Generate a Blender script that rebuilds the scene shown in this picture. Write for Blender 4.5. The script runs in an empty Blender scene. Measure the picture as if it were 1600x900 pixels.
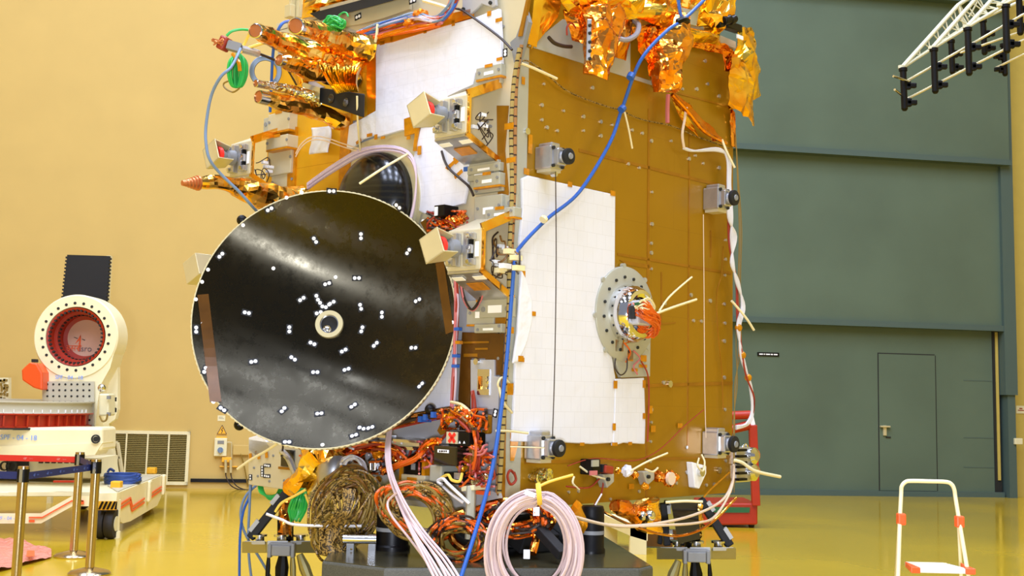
import bpy, bmesh, math, random
from mathutils import Vector, Matrix, noise
from mathutils.geometry import tessellate_polygon
scene = bpy.context.scene
COL = scene.collection
rnd = random.Random(7)
V = Vector
# ------------------------------------------------------------------ camera model
F, PX, PY = 1920.0, 800.0, 390.0
CAM = V((0, 0, 1.6))
pit, rol = math.atan(228 / 1920), 0.024
FW = V((0, math.cos(pit), math.sin(pit)))
R0, U0 = V((1, 0, 0)), V((0, -math.sin(pit), math.cos(pit)))
RC = R0 * math.cos(rol) + U0 * math.sin(rol)
UC = -R0 * math.sin(rol) + U0 * math.cos(rol)
def ray(x, y): return FW + RC * ((x - PX) / F) + UC * ((PY - y) / F)
def P(x, y, d):
    r = ray(x, y); return CAM + r * (d / r.y)
def G(x, y, z=0.0):
    r = ray(x, y); return CAM + r * ((z - CAM.z) / r.z)
def hit(x, y, p0, n):
    r = ray(x, y); return CAM + r * ((p0 - CAM).dot(n) / r.dot(n))
def ppm(p): return F / (p - CAM).dot(FW)          # image pixels per metre at p
cd = bpy.data.cameras.new('camera'); cam = bpy.data.objects.new('camera', cd); COL.objects.link(cam)
cd.sensor_width = 36; cd.lens = 36 * F / 1600; cd.shift_y = -(450 - PY) / 1600
cd.clip_end = 200; cd.clip_start = .05
m = Matrix((RC, UC, -FW)).transposed().to_4x4(); m.translation = CAM
cam.matrix_world = m; scene.camera = cam
UP = V((0, 0, 1))
# spacecraft frame: corner edge, right face runs along ER, left face along EL
AZ = math.radians(42.9)
ER = V((math.sin(AZ), math.cos(AZ), 0)); EL = V((-math.cos(AZ), math.sin(AZ), 0))
NR, NL = -EL, -ER
C0 = P(782, 797, 6.5)
def R(x, y, o=0.0): return hit(x, y, C0 + NR * o, NR)
def L(x, y, o=0.0): return hit(x, y, C0 + NL * o, NL)
# back wall plane
B1, B2 = G(300, 763), G(1560, 776)
EW = (B2 - B1); EW.z = 0; EW.normalize()
NW = V((EW.y, -EW.x, 0))
def B(x, y, o=0.0): return hit(x, y, B1 + NW * o, NW)
# ------------------------------------------------------------------ mesh builder
class MB:
    def __init__(s): s.v, s.f, s.sm, s.mi = [], [], [], []; s.cur = 0; s.pc = []
    def add(s, vs, fs, smooth=False):
        b = len(s.v); s.pc.append((b, len(s.f))); s.v += [V(p) for p in vs]
        for f in fs: s.f.append(tuple(b + i for i in f)); s.sm.append(smooth); s.mi.append(s.cur)
        return s
    def box(s, c, ax, ay, az, hx, hy, hz):
        c = V(c); vs = []
        for i in (-1, 1):
            for j in (-1, 1):
                for k in (-1, 1): vs.append(c + ax * (hx * i) + ay * (hy * j) + az * (hz * k))
        return s.add(vs, [(0, 1, 3, 2), (4, 6, 7, 5), (0, 4, 5, 1), (2, 3, 7, 6), (0, 2, 6, 4), (1, 5, 7, 3)])
    def bx(s, a, b): # axis aligned
        a, b = V(a), V(b); c = (a + b) / 2; d = (b - a) / 2
        return s.box(c, V((1, 0, 0)), V((0, 1, 0)), UP, abs(d.x), abs(d.y), abs(d.z))
    def hexa(s, q0, q1): # two quads
        vs = list(q0) + list(q1)
        return s.add(vs, [(3, 2, 1, 0), (4, 5, 6, 7), (0, 1, 5, 4), (1, 2, 6, 5), (2, 3, 7, 6), (3, 0, 4, 7)])
    def bar(s, a, b, w, h=None, up=UP):
        a, b = V(a), V(b); h = h or w; t = (b - a); l = t.length; t = t / l
        x = t.cross(up)
        if x.length < 1e-4: x = t.cross(V((1, 0, 0)))
        x.normalize(); y = x.cross(t)
        return s.box((a + b) / 2, x, t, y, w / 2, l / 2, h / 2)
    def slab(s, pts, n, th): # polygon, outer face given, extruded by -n*th
        pts = [V(p) for p in pts]; k = len(pts)
        bk = [p - n * th for p in pts]
        tri = tessellate_polygon([pts])
        ar = V((0, 0, 0))
        for i in range(k): ar += pts[i].cross(pts[(i + 1) % k])
        flip = ar.dot(n) < 0
        fs = []
        for t in tri:
            nn = (pts[t[1]] - pts[t[0]]).cross(pts[t[2]] - pts[t[0]])
            t = tuple(t) if nn.dot(n) > 0 else tuple(reversed(t))
            fs.append(t); fs.append(tuple(k + i for i in reversed(t)))
        for i in range(k):
            j = (i + 1) % k
            q = (i, i + k, j + k, j)
            fs.append(q if not flip else tuple(reversed(q)))
        return s.add(pts + bk, fs)
    def tube(s, pts, r, seg=8, cap=True, sub=0, rfn=None):
        pts = [V(p) for p in pts]
        if sub: pts = spline(pts, sub)
        n = len(pts); vs = []; fs = []
        t = (pts[1] - pts[0]).normalized()
        x = t.cross(UP)
        if x.length < .01: x = t.cross(V((1, 0, 0)))
        x.normalize()
        for i, p in enumerate(pts):
            t2 = (pts[min(i + 1, n - 1)] - pts[max(i - 1, 0)])
            if t2.length > 1e-9: t = t2.normalized()
            x = x - t * x.dot(t)
            if x.length < 1e-6: x = t.orthogonal()
            x.normalize(); y = t.cross(x)
            rr = r if rfn is None else rfn(i / (n - 1))
            for k in range(seg):
                a = 2 * math.pi * k / seg
                vs.append(p + x * (rr * math.cos(a)) + y * (rr * math.sin(a)))
        for i in range(n - 1):
            for k in range(seg):
                k2 = (k + 1) % seg
                fs.append((i * seg + k, i * seg + k2, (i + 1) * seg + k2, (i + 1) * seg + k))
        s.add(vs, fs, True)
        if cap:
            s.add(vs[:seg], [tuple(reversed(range(seg)))]); s.add(vs[-seg:], [tuple(range(seg))])
        return s
    def lathe(s, c, ax, prof, seg=32, smooth=True, ref=None, ang=(0, 2 * math.pi)):
        c = V(c); ax = V(ax).normalized()
        x = (ref - ax * ref.dot(ax)).normalized() if ref is not None else ax.orthogonal().normalized()
        y = ax.cross(x); vs = []; fs = []; full = abs(ang[1] - ang[0] - 2 * math.pi) < 1e-6
        m_ = seg if full else seg + 1
        for (r, h) in prof:
            for k in range(m_):
                a = ang[0] + (ang[1] - ang[0]) * k / seg
                vs.append(c + ax * h + x * (max(r, 1e-5) * math.cos(a)) + y * (max(r, 1e-5) * math.sin(a)))
        for i in range(len(prof) - 1):
            for k in range(seg):
                k2 = (k + 1) % m_
                fs.append((i * m_ + k, i * m_ + k2, (i + 1) * m_ + k2, (i + 1) * m_ + k))
        return s.add(vs, fs, smooth)
    def cyl(s, a, b, r, seg=20, r2=None):
        a, b = V(a), V(b); h = (b - a).length; r2 = r if r2 is None else r2
        return s.lathe(a, b - a, [(0, 0), (r, 0), (r2, h), (0, h)], seg)
    def ball(s, c, r, seg=12):
        return s.lathe(c, UP, [(r * math.sin(math.pi * i / 8), -r * math.cos(math.pi * i / 8)) for i in range(9)], seg)
    def grid(s, fn, nu, nv, smooth=False, wrapu=False):
        vs = [fn(i / nu, j / nv) for j in range(nv + 1) for i in range(nu + (0 if wrapu else 1))]
        w = nu if wrapu else nu + 1; fs = []
        for j in range(nv):
            for i in range(nu):
                i2 = (i + 1) % w
                a, b, c, d = j * w + i, j * w + i2, (j + 1) * w + i2, (j + 1) * w + i
                if smooth: fs.append((a, b, c, d))
                elif (i + j + rnd.randrange(2)) % 2: fs += [(a, b, c), (a, c, d)]
                else: fs += [(a, b, d), (b, c, d)]
        return s.add(vs, fs, smooth)
def spline(pts, sub=6):
    pts = [V(p) for p in pts]; out = []
    n = len(pts)
    for i in range(n - 1):
        p0, p1, p2, p3 = pts[max(i - 1, 0)], pts[i], pts[i + 1], pts[min(i + 2, n - 1)]
        for k in range(sub):
            t = k / sub
            out.append(.5 * ((2 * p1) + (p2 - p0) * t + (2 * p0 - 5 * p1 + 4 * p2 - p3) * t * t + (3 * p1 - p0 - 3 * p2 + p3) * t ** 3))
    out.append(pts[-1]); return out
WM = {}
def empty(name, loc, label=None, cat=None, group=None):
    o = bpy.data.objects.new(name, None); COL.objects.link(o); o.location = loc; o.empty_display_size = .1
    WM[o] = Matrix.Translation(V(loc)); tag(o, label, cat, group); return o
def tag(o, label=None, cat=None, group=None, kind=None):
    if label: o['label'] = label
    if cat: o['category'] = cat
    if group: o['group'] = group
    if kind: o['kind'] = kind
    return o
SPLIT = set('fastener bolt bolt_head rim_lug inline_connector label_sticker mount_tab strut_edge terminal terminal_post connector_pin latch button cross_mark arrow_mark hole white_tag printing perforation bearing_tooth harness_clip'.split())
def obj(name, mb, mat, parent=None, M=None, bev=0, solid=0, sub=0, label=None, sharp=35):
    if name in SPLIT and len(mb.pc) > 1 and parent is not None:
        pc = mb.pc + [(len(mb.v), len(mb.f))]; o = None
        for (v0, f0), (v1, f1) in zip(pc, pc[1:]):
            q = MB(); q.v = mb.v[v0:v1]; q.f = [tuple(i - v0 for i in f) for f in mb.f[f0:f1]]; q.sm = mb.sm[f0:f1]; q.mi = mb.mi[f0:f1]; q.pc = [(0, 0)]
            o = obj(name, q, mat, parent, M, bev, solid, sub, label, sharp)
        return o
    if parent is not None: wm = WM[parent] if M is None else M
    else:
        if M is None:
            lo = [min(p[i] for p in mb.v) for i in range(3)]; hi = [max(p[i] for p in mb.v) for i in range(3)]
            wm = Matrix.Translation(V(((lo[0] + hi[0]) / 2, (lo[1] + hi[1]) / 2, lo[2])))
        else: wm = M
    inv = wm.inverted()
    me = bpy.data.meshes.new(name)
    me.from_pydata([tuple(inv @ p) for p in mb.v], [], mb.f)
    mats = mat if isinstance(mat, (list, tuple)) else [mat]
    for mm in mats: me.materials.append(MT[mm] if isinstance(mm, str) else mm)
    me.polygons.foreach_set('use_smooth', mb.sm); me.polygons.foreach_set('material_index', mb.mi)
    me.update()
    if any(mb.sm) and sharp: me.set_sharp_from_angle(angle=math.radians(sharp))
    o = bpy.data.objects.new(name, me); COL.objects.link(o); WM[o] = wm
    if parent is not None:
        o.parent = parent; o.matrix_basis = WM[parent].inverted() @ wm
    else: o.matrix_basis = wm
    if solid:
        md = o.modifiers.new('Solidify', 'SOLIDIFY'); md.thickness = solid; md.offset = 0
    if bev:
        md = o.modifiers.new('Bevel', 'BEVEL'); md.width = bev; md.segments = 2; md.limit_method = 'ANGLE'; md.angle_limit = math.radians(40)
    if label: o['label'] = label
    return o
def thing(name, mb, mat, label, cat, group=None, **k):
    return tag(obj(name, mb, mat, **k), label, cat, group)
def struct(name, mb, mat, **k): return tag(obj(name, mb, mat, **k), kind='structure')
def text_mb(txt, size, o, ax, ay, depth=.001, mb=None, align='CENTER', shear=0):
    cu = bpy.data.curves.new('lettering', 'FONT'); cu.body = txt; cu.size = size; cu.align_x = align; cu.align_y = 'CENTER'; cu.extrude = depth; cu.shear = shear
    ob = bpy.data.objects.new('lettering', cu); COL.objects.link(ob)
    dg = bpy.context.evaluated_depsgraph_get(); me = bpy.data.meshes.new_from_object(ob.evaluated_get(dg))
    az = ax.cross(ay); mb = mb or MB()
    mb.add([o + ax * v.co.x + ay * v.co.y + az * (v.co.z + depth) for v in me.vertices], [tuple(p.vertices) for p in me.polygons])
    bpy.data.objects.remove(ob); bpy.data.curves.remove(cu); bpy.data.meshes.remove(me)
    return mb
# ------------------------------------------------------------------ materials
def lin(c):
    c = c / 255; return c / 12.92 if c <= .04045 else ((c + .055) / 1.055) ** 2.4
def rgb(r, g, b): return (lin(r), lin(g), lin(b), 1)
MT = {}
def mat(name, col, rough=.5, metal=0.0, spec=.5, var=0.0, vscale=6.0, bump=0.0, bscale=40.0, bdist=.01, emit=0, alpha=1, coat=0, aniso=0, rvar=0):
    m_ = bpy.data.materials.new(name); m_.use_nodes = True; nt = m_.node_tree; b = nt.nodes['Principled BSDF']
    b.inputs['Base Color'].default_value = col; b.inputs['Roughness'].default_value = rough; b.inputs['Metallic'].default_value = metal
    b.inputs['Specular IOR Level'].default_value = spec; b.inputs['Coat Weight'].default_value = coat; b.inputs['Alpha'].default_value = alpha
    b.inputs['Coat Roughness'].default_value = .08
    if emit: b.inputs['Emission Color'].default_value = col; b.inputs['Emission Strength'].default_value = emit
    tc = nt.nodes.new('ShaderNodeTexCoord')
    if var or rvar:
        n = nt.nodes.new('ShaderNodeTexNoise'); n.inputs['Scale'].default_value = vscale; n.inputs['Detail'].default_value = 5
        nt.links.new(tc.outputs['Object'], n.inputs['Vector'])
        if var:
            mx = nt.nodes.new('ShaderNodeMix'); mx.data_type = 'RGBA'
            mr = nt.nodes.new('ShaderNodeMapRange'); mr.inputs[1].default_value = .3; mr.inputs[2].default_value = .7
            nt.links.new(n.outputs['Fac'], mr.inputs[0]); nt.links.new(mr.outputs[0], mx.inputs['Factor'])
            mx.inputs['A'].default_value = tuple(c * (1 - var) for c in col[:3]) + (1,); mx.inputs['B'].default_value = tuple(min(1, c * (1 + var)) for c in col[:3]) + (1,)
            nt.links.new(mx.outputs['Result'], b.inputs['Base Color'])
        if rvar:
            mr = nt.nodes.new('ShaderNodeMapRange'); mr.inputs[1].default_value = .3; mr.inputs[2].default_value = .7
            mr.inputs[3].default_value = max(0, rough - rvar); mr.inputs[4].default_value = rough + rvar
            nt.links.new(n.outputs['Fac'], mr.inputs[0]); nt.links.new(mr.outputs[0], b.inputs['Roughness'])
    if bump:
        n2 = nt.nodes.new('ShaderNodeTexNoise'); n2.inputs['Scale'].default_value = bscale; n2.inputs['Detail'].default_value = 4
        nt.links.new(tc.outputs['Object'], n2.inputs['Vector'])
        bp = nt.nodes.new('ShaderNodeBump'); bp.inputs['Strength'].default_value = bump; bp.inputs['Distance'].default_value = bdist
        nt.links.new(n2.outputs['Fac'], bp.inputs['Height']); nt.links.new(bp.outputs['Normal'], b.inputs['Normal'])
    MT[name] = m_; return m_
def foil_mat(name, col, rough, scale=28.0, strength=.7, dark=.55, metal=1.0):
    m_ = mat(name, col, rough, metal); nt = m_.node_tree; b = nt.nodes['Principled BSDF']
    tc = nt.nodes.new('ShaderNodeTexCoord')
    dn = nt.nodes.new('ShaderNodeTexNoise'); dn.inputs['Scale'].default_value = scale * .35; dn.inputs['Detail'].default_value = 3
    nt.links.new(tc.outputs['Object'], dn.inputs['Vector'])
    ad = nt.nodes.new('ShaderNodeVectorMath'); ad.operation = 'MULTIPLY_ADD'; ad.inputs[1].default_value = (.12, .12, .12)
    nt.links.new(dn.outputs['Color'], ad.inputs[0]); nt.links.new(tc.outputs['Object'], ad.inputs[2])
    vo = nt.nodes.new('ShaderNodeTexVoronoi'); vo.feature = 'F1'; vo.inputs['Scale'].default_value = scale
    nt.links.new(ad.outputs[0], vo.inputs['Vector'])
    bp = nt.nodes.new('ShaderNodeBump'); bp.inputs['Strength'].default_value = strength; bp.inputs['Distance'].default_value = .02
    nt.links.new(vo.outputs['Distance'], bp.inputs['Height']); nt.links.new(bp.outputs['Normal'], b.inputs['Normal'])
    mx = nt.nodes.new('ShaderNodeMix'); mx.data_type = 'RGBA'; mx.inputs['A'].default_value = col
    mx.inputs['B'].default_value = (col[0] * .95, col[1] * dark, col[2] * dark * .6, 1)
    n = nt.nodes.new('ShaderNodeTexNoise'); n.inputs['Scale'].default_value = 5; nt.links.new(tc.outputs['Object'], n.inputs['Vector'])
    mr = nt.nodes.new('ShaderNodeMapRange'); mr.inputs[1].default_value = .4; mr.inputs[2].default_value = .62
    nt.links.new(n.outputs['Fac'], mr.inputs[0]); nt.links.new(mr.outputs[0], mx.inputs['Factor'])
    nt.links.new(mx.outputs['Result'], b.inputs['Base Color'])
    return m_
def grid_mat(name, col, line, cw, ch, rough, lw=.003, var=.03, bump=.25, bscale=6.0, spec=.4, metal=0.0, patch=0.0, rotz=0.0):
    """thin seams of a stitched / taped film, laid along the face"""
    m_ = mat(name, col, rough, metal, spec); nt = m_.node_tree; b = nt.nodes['Principled BSDF']
    tc = nt.nodes.new('ShaderNodeTexCoord'); mp = nt.nodes.new('ShaderNodeMapping'); mp.vector_type = 'TEXTURE'
    mp.inputs['Rotation'].default_value = (0, 0, rotz)
    nt.links.new(tc.outputs['Object'], mp.inputs['Vector'])
    sx = nt.nodes.new('ShaderNodeSeparateXYZ'); cx = nt.nodes.new('ShaderNodeCombineXYZ')
    nt.links.new(mp.outputs[0], sx.inputs[0]); nt.links.new(sx.outputs['X'], cx.inputs['X']); nt.links.new(sx.outputs['Z'], cx.inputs['Y'])
    br = nt.nodes.new('ShaderNodeTexBrick'); br.offset = 0.37 if patch else 0.0; br.squash = 1
    br.inputs['Scale'].default_value = 1; br.inputs['Brick Width'].default_value = cw; br.inputs['Row Height'].default_value = ch
    br.inputs['Mortar Size'].default_value = lw; br.inputs['Mortar Smooth'].default_value = .3; br.inputs['Bias'].default_value = -.6
    br.inputs['Color1'].default_value = col; br.inputs['Color2'].default_value = tuple(c * (1 - patch) for c in col[:3]) + (1,)
    br.inputs['Mortar'].default_value = line
    nt.links.new(cx.outputs[0], br.inputs['Vector'])
    n = nt.nodes.new('ShaderNodeTexNoise'); n.inputs['Scale'].default_value = 3; n.inputs['Detail'].default_value = 4; nt.links.new(tc.outputs['Object'], n.inputs['Vector'])
    mr = nt.nodes.new('ShaderNodeMapRange'); mr.inputs[1].default_value = .3; mr.inputs[2].default_value = .7; mr.inputs[3].default_value = 1 - var; mr.inputs[4].default_value = 1 + var * .5
    nt.links.new(n.outputs['Fac'], mr.inputs[0])
    mu = nt.nodes.new('ShaderNodeMix'); mu.data_type = 'RGBA'; mu.blend_type = 'MULTIPLY'; mu.inputs['Factor'].default_value = 1
    nt.links.new(br.outputs['Color'], mu.inputs['A']); nt.links.new(mr.outputs[0], mu.inputs['B']); nt.links.new(mu.outputs['Result'], b.inputs['Base Color'])
    n2 = nt.nodes.new('ShaderNodeTexNoise'); n2.inputs['Scale'].default_value = bscale; n2.inputs['Detail'].default_value = 3; nt.links.new(tc.outputs['Object'], n2.inputs['Vector'])
    bp = nt.nodes.new('ShaderNodeBump'); bp.inputs['Strength'].default_value = bump; bp.inputs['Distance'].default_value = .03
    nt.links.new(n2.outputs['Fac'], bp.inputs['Height']); nt.links.new(bp.outputs['Normal'], b.inputs['Normal'])
    return m_
def stripe_mat(name, c1, c2, scale, rough=.5, rot=(0, 0, 0), width=.5):
    m_ = mat(name, c1, rough); nt = m_.node_tree; b = nt.nodes['Principled BSDF']
    tc = nt.nodes.new('ShaderNodeTexCoord'); mp = nt.nodes.new('ShaderNodeMapping'); mp.inputs['Rotation'].default_value = rot
    nt.links.new(tc.outputs['Object'], mp.inputs['Vector'])
    w = nt.nodes.new('ShaderNodeTexWave'); w.bands_direction = 'Z'; w.inputs['Scale'].default_value = scale; w.inputs['Distortion'].default_value = 0
    nt.links.new(mp.outputs[0], w.inputs['Vector'])
    cr = nt.nodes.new('ShaderNodeValToRGB'); cr.color_ramp.interpolation = 'CONSTANT'
    cr.color_ramp.elements[0].color = c1; cr.color_ramp.elements[1].color = c2; cr.color_ramp.elements[1].position = width
    nt.links.new(w.outputs['Fac'], cr.inputs[0]); nt.links.new(cr.outputs[0], b.inputs['Base Color'])
    return m_
mat('wall_paint', rgb(198, 168, 96), .6, spec=.3, var=.03, vscale=1.5)
mat('wall_paint_deep', rgb(196, 172, 84), .6, spec=.3, var=.03)
mat('floor_epoxy', rgb(197, 164, 32), .13, spec=.5, var=.05, vscale=.5, bump=.06, bscale=1.3, bdist=.02, rvar=.05)
mat('door_green', rgb(88, 104, 86), .5, spec=.4, var=.10, vscale=.7)
mat('door_green_dark', rgb(76, 94, 88), .45, spec=.4)
mat('gap_dark', rgb(30, 30, 26), .7)
mat('ceiling_paint', rgb(84, 80, 74), .8)
grid_mat('kapton', rgb(156, 113, 8), rgb(144, 102, 8), .62, .55, .34, lw=.0016, var=.06, bump=.05, bscale=3, spec=.5, metal=.25, patch=.03, rotz=math.pi / 2 - AZ)
grid_mat('kapton_bright', rgb(226, 172, 34), rgb(200, 140, 20), .5, .4, .28, lw=.002, var=.12, bump=.12, bscale=5, metal=.35, rotz=math.pi - AZ)
grid_mat('blanket_right', rgb(220, 219, 221), rgb(207, 205, 204), .085, .085, .75, lw=.0012, var=.03, bump=.25, bscale=5, spec=.2, patch=.035, rotz=math.pi / 2 - AZ)
grid_mat('blanket_left', rgb(220, 220, 226), rgb(208, 208, 214), .085, .085, .75, lw=.0012, var=.02, bump=.35, bscale=6, spec=.2, patch=.02, rotz=math.pi - AZ)
mat('blanket_cloth', rgb(226, 226, 228), .8, spec=.2, bump=.5, bscale=14, bdist=.02)
mat('panel_grey', rgb(176, 176, 178), .42, .25, var=.06, vscale=3)
mat('panel_beige', rgb(200, 190, 158), .42, .2, var=.05, vscale=3)
mat('panel_strip', rgb(172, 170, 152), .45, .2, var=.05)
mat('aluminium', rgb(190, 190, 192), .3, .8, var=.08, vscale=20)
mat('steel_bright', rgb(215, 215, 215), .16, 1.0)
mat('chrome', rgb(225, 225, 228), .08, 1.0)
mat('alodine', rgb(206, 194, 150), .35, .3, var=.05)
mat('tape_amber', rgb(196, 128, 10), .3, .2, var=.18, vscale=30)
mat('tape_brown', rgb(150, 100, 14), .28, .25, var=.15, vscale=10)
mat('tape_dark', rgb(92, 58, 14), .25, .2, var=.2, vscale=10)
foil_mat('foil_gold', (1.0, .66, .15, 1), .16, 10, .35, .66)
foil_mat('foil_yellow', (1.0, .68, .09, 1), .22, 6, .3, .74)
foil_mat('foil_copper', (.98, .44, .08, 1), .2, 16, .5, .62)
foil_mat('foil_brown', (.66, .29, .05, 1), .22, 12, .45, .6)
foil_mat('foil_silver', (.85, .83, .80, 1), .18, 30, .6, .95)
foil_mat('film_amber', rgb(230, 152, 18), .22, 6, .35, .7, metal=.5)
mat('copper_disc', rgb(206, 128, 78), .35, .7)
mat('white_plastic', rgb(240, 240, 238), .5)
mat('black_plastic', rgb(13, 11, 11), .4, spec=.2)
mat('steel_soft', rgb(196, 196, 200), .35, .35)
mat('black_matt', rgb(16, 16, 17), .7)
mat('black_gloss', rgb(26, 22, 14), .12, coat=.6)
mat('red_paint', rgb(168, 40, 8), .4, var=.08)
mat('red_bright', rgb(232, 46, 34), .45)
mat('orange_paint', rgb(232, 84, 22), .4)
mat('orange_plastic', rgb(244, 96, 44), .4)
mat('green_paint', rgb(30, 92, 50), .5)
mat('white_paint', rgb(240, 228, 184), .4, var=.03)
mat('cream_paint', rgb(226, 216, 172), .5)
mat('blue_cable', rgb(40, 90, 172), .4)
mat('blue_dark', rgb(34, 66, 130), .45)
mat('grey_blue_cable', rgb(110, 132, 160), .45)
mat('mauve_cable', rgb(204, 180, 178), .45)
mat('lilac_cable', rgb(206, 186, 196), .45)
mat('cream_cable', rgb(222, 198, 168), .45)
mat('white_cable', rgb(212, 208, 206), .45)
mat('green_wire', rgb(40, 168, 72), .4)
mat('orange_wire', rgb(214, 92, 18), .35)
mat('red_wire', rgb(150, 48, 30), .4)
mat('pink_wire', rgb(196, 110, 110), .45)
mat('brown_wire', rgb(118, 80, 28), .5)
mat('olive_wire', rgb(136, 108, 40), .5)
mat('yellow_wire', rgb(226, 190, 70), .5)
mat('dark_wire', rgb(48, 34, 26), .5)
mat('tie_cream', rgb(228, 214, 164), .5)
stripe_mat('laced_harness', rgb(158, 136, 74), rgb(34, 24, 12), 7.5, width=.9)
stripe_mat('laced_orange', rgb(150, 104, 54), rgb(52, 30, 14), 6.0, width=.92)
stripe_mat('twisted_pair', rgb(158, 124, 58), rgb(62, 46, 18), 9.0, width=.55)
for _n in MT['twisted_pair'].node_tree.nodes:
    if _n.type == 'TEX_WAVE': _n.bands_direction = 'DIAGONAL'; _n.inputs['Distortion'].default_value = 14; _n.inputs['Detail Scale'].default_value = 4
stripe_mat('film_wound', rgb(14, 12, 8), rgb(28, 25, 15), 9.0, rough=.2, width=.7)
mat('granite', rgb(70, 70, 62), .5, var=.5, vscale=260)
mat('granite_top', rgb(62, 58, 40), .18, var=.25, vscale=160)
mat('plate_olive', rgb(160, 150, 100), .3, .6)
mat('edge_grey', rgb(176, 176, 172), .45)
mat('duct_film', rgb(150, 144, 148), .25, spec=.6, bump=.6, bscale=20)
mat('stainless', rgb(196, 176, 140), .22, 1.0)
mat('grey_mid', rgb(128, 128, 126), .5)
mat('grey_perf', rgb(186, 180, 156), .5)
mat('vent_metal', rgb(150, 132, 72), .5)
mat('pink_film', rgb(226, 138, 120), .2, spec=.6, bump=.8, bscale=10, bdist=.05)
mat('label_white', rgb(246, 246, 246), .5)
mat('label_blue', rgb(120, 160, 236), .5)
mat('marker_white', rgb(255, 255, 255), .4)
mat('truss_white', rgb(206, 202, 170), .35)
mat('rubber', rgb(34, 28, 22), .7)
mat('logo_disc', rgb(214, 172, 146), .5)
mat('logo_orange', rgb(236, 96, 44), .5)
mat('logo_grey', rgb(120, 104, 108), .5)
mat('logo_black', rgb(46, 34, 40), .5)
mat('sign_yellow', rgb(240, 176, 30), .5)
mat('belt_red', rgb(206, 40, 20), .6)
mat('belt_navy', rgb(24, 34, 90), .6)
mat('belt_mark', rgb(214, 110, 100), .6)
mat('belt_mark_blue', rgb(70, 90, 150), .6)
mat('wood_tan', rgb(172, 140, 74), .5)
FIBRE = (math.cos(math.radians(250)), math.sin(math.radians(250)), 0)   # run of the fibres across the dish
def carbon():
    m_ = mat('carbon_dish', rgb(40, 36, 28), .3, .0, .5); nt = m_.node_tree; b = nt.nodes['Principled BSDF']
    tc = nt.nodes.new('ShaderNodeTexCoord')
    n = nt.nodes.new('ShaderNodeTexNoise'); n.inputs['Scale'].default_value = 9; n.inputs['Detail'].default_value = 9; n.inputs['Roughness'].default_value = .75
    nt.links.new(tc.outputs['Object'], n.inputs['Vector'])
    mr = nt.nodes.new('ShaderNodeMapRange'); mr.inputs[1].default_value = .35; mr.inputs[2].default_value = .65; mr.inputs[3].default_value = .2; mr.inputs[4].default_value = .38
    nt.links.new(n.outputs['Fac'], mr.inputs[0]); nt.links.new(mr.outputs[0], b.inputs['Roughness'])
    b.inputs['Anisotropic'].default_value = 1.0; b.inputs['Anisotropic Rotation'].default_value = .0; b.inputs['Metallic'].default_value = 1; b.inputs['Base Color'].default_value = (.047, .041, .028, 1)
    tg = nt.nodes.new('ShaderNodeVectorTransform'); tg.vector_type = 'VECTOR'; tg.convert_from = 'OBJECT'; tg.convert_to = 'WORLD'; tg.inputs[0].default_value = FIBRE
    nt.links.new(tg.outputs[0], b.inputs['Tangent'])
    return m_
carbon()
# ================================================================== ROOM
Z_CEIL = 16.0
def wallpt(s, z, o=0.0): # along wall from B1
    p = B1 + EW * s + NW * o; return V((p.x, p.y, z))
def wbox(mb, s0, s1, z0, z1, o0, o1):
    q = lambda o: [wallpt(s0, z0, o), wallpt(s1, z0, o), wallpt(s1, z1, o), wallpt(s0, z1, o)]
    return mb.hexa(q(o0), q(o1))
def ws(x, y): # wall coords of a pixel
    p = B(x, y); return (p - B1).dot(EW), p.z
fl = MB(); fl.bx((-16, -8, -.2), (18, 30, 0)); struct('floor', fl, 'floor_epoxy')
w = MB(); wbox(w, -14, 30, -.1, Z_CEIL, -.5, 0); struct('wall_back', w, 'wall_paint')
w = MB(); w.bx((-12.6, -8, 0), (-12.2, 24, Z_CEIL)); struct('wall_left', w, 'wall_paint')
w = MB(); w.bx((13.5, -8, 0), (13.9, 27, Z_CEIL)); struct('wall_right', w, 'wall_paint_deep')
w = MB(); w.bx((-16, -8, Z_CEIL), (18, 30, Z_CEIL + .3)); struct('ceiling', w, 'ceiling_paint')
# green sectional hangar door
d = MB(); sL = ws(640, 500)[0]; sR = ws(1562, 500)[0]
z1 = ws(1350, 510)[1]; z2 = ws(1350, 251)[1]; z3 = ws(1430, 12)[1]; z0 = 0.02
door = MB(); wbox(door, sL, sR - .12, z0, z1, 0, .12)
dr = struct('door_1', door, 'door_green')
for k, (a, b, o) in enumerate([(z1, z2, .26), (z2, z3, .40), (z3, Z_CEIL, .54)]):
    mb = MB(); wbox(mb, sL, sR + (.02 if k else -.02), a + .08, b, 0, o); obj('door_section', mb, 'door_green', dr)
    mb = MB(); wbox(mb, sL, sR + (.02 if k else -.02), a - .02, a + .08, 0, o + .07); obj('door_ledge', mb, 'door_green_dark', dr)
mb = MB(); wbox(mb, sL, sR - .1, 0.0, .09, 0, .2); obj('door_sill', mb, 'door_green_dark', dr)
sd0, zd1 = ws(1366, 553); sd1, _ = ws(1455, 553); _, zd0 = ws(1420, 766)
mb = MB()
for (a, b, c, e) in [(sd0, sd0 + .02, zd0, zd1), (sd1, sd1 + .02, zd0, zd1), (sd0, sd1, zd1, zd1 + .02), (sd0, sd1, zd0 - .02, zd0)]:
    wbox(mb, a, b, c, e, .1, .122)
obj('wicket_gap', mb, 'gap_dark', dr)
mb = MB(); wbox(mb, sd0 + .02, sd1, zd0, zd1, .1, .128); lf = obj('wicket_leaf', mb, 'door_green', dr)
hs, hz = ws(1374, 666)
mb = MB(); wbox(mb, hs - .06, hs + .12, hz - .015, hz + .015, .12, .19); wbox(mb, hs + .0, hs + .06, hz - .16, hz + .02, .12, .16)
obj('door_handle', mb, 'alodine', lf, bev=.006)
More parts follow.
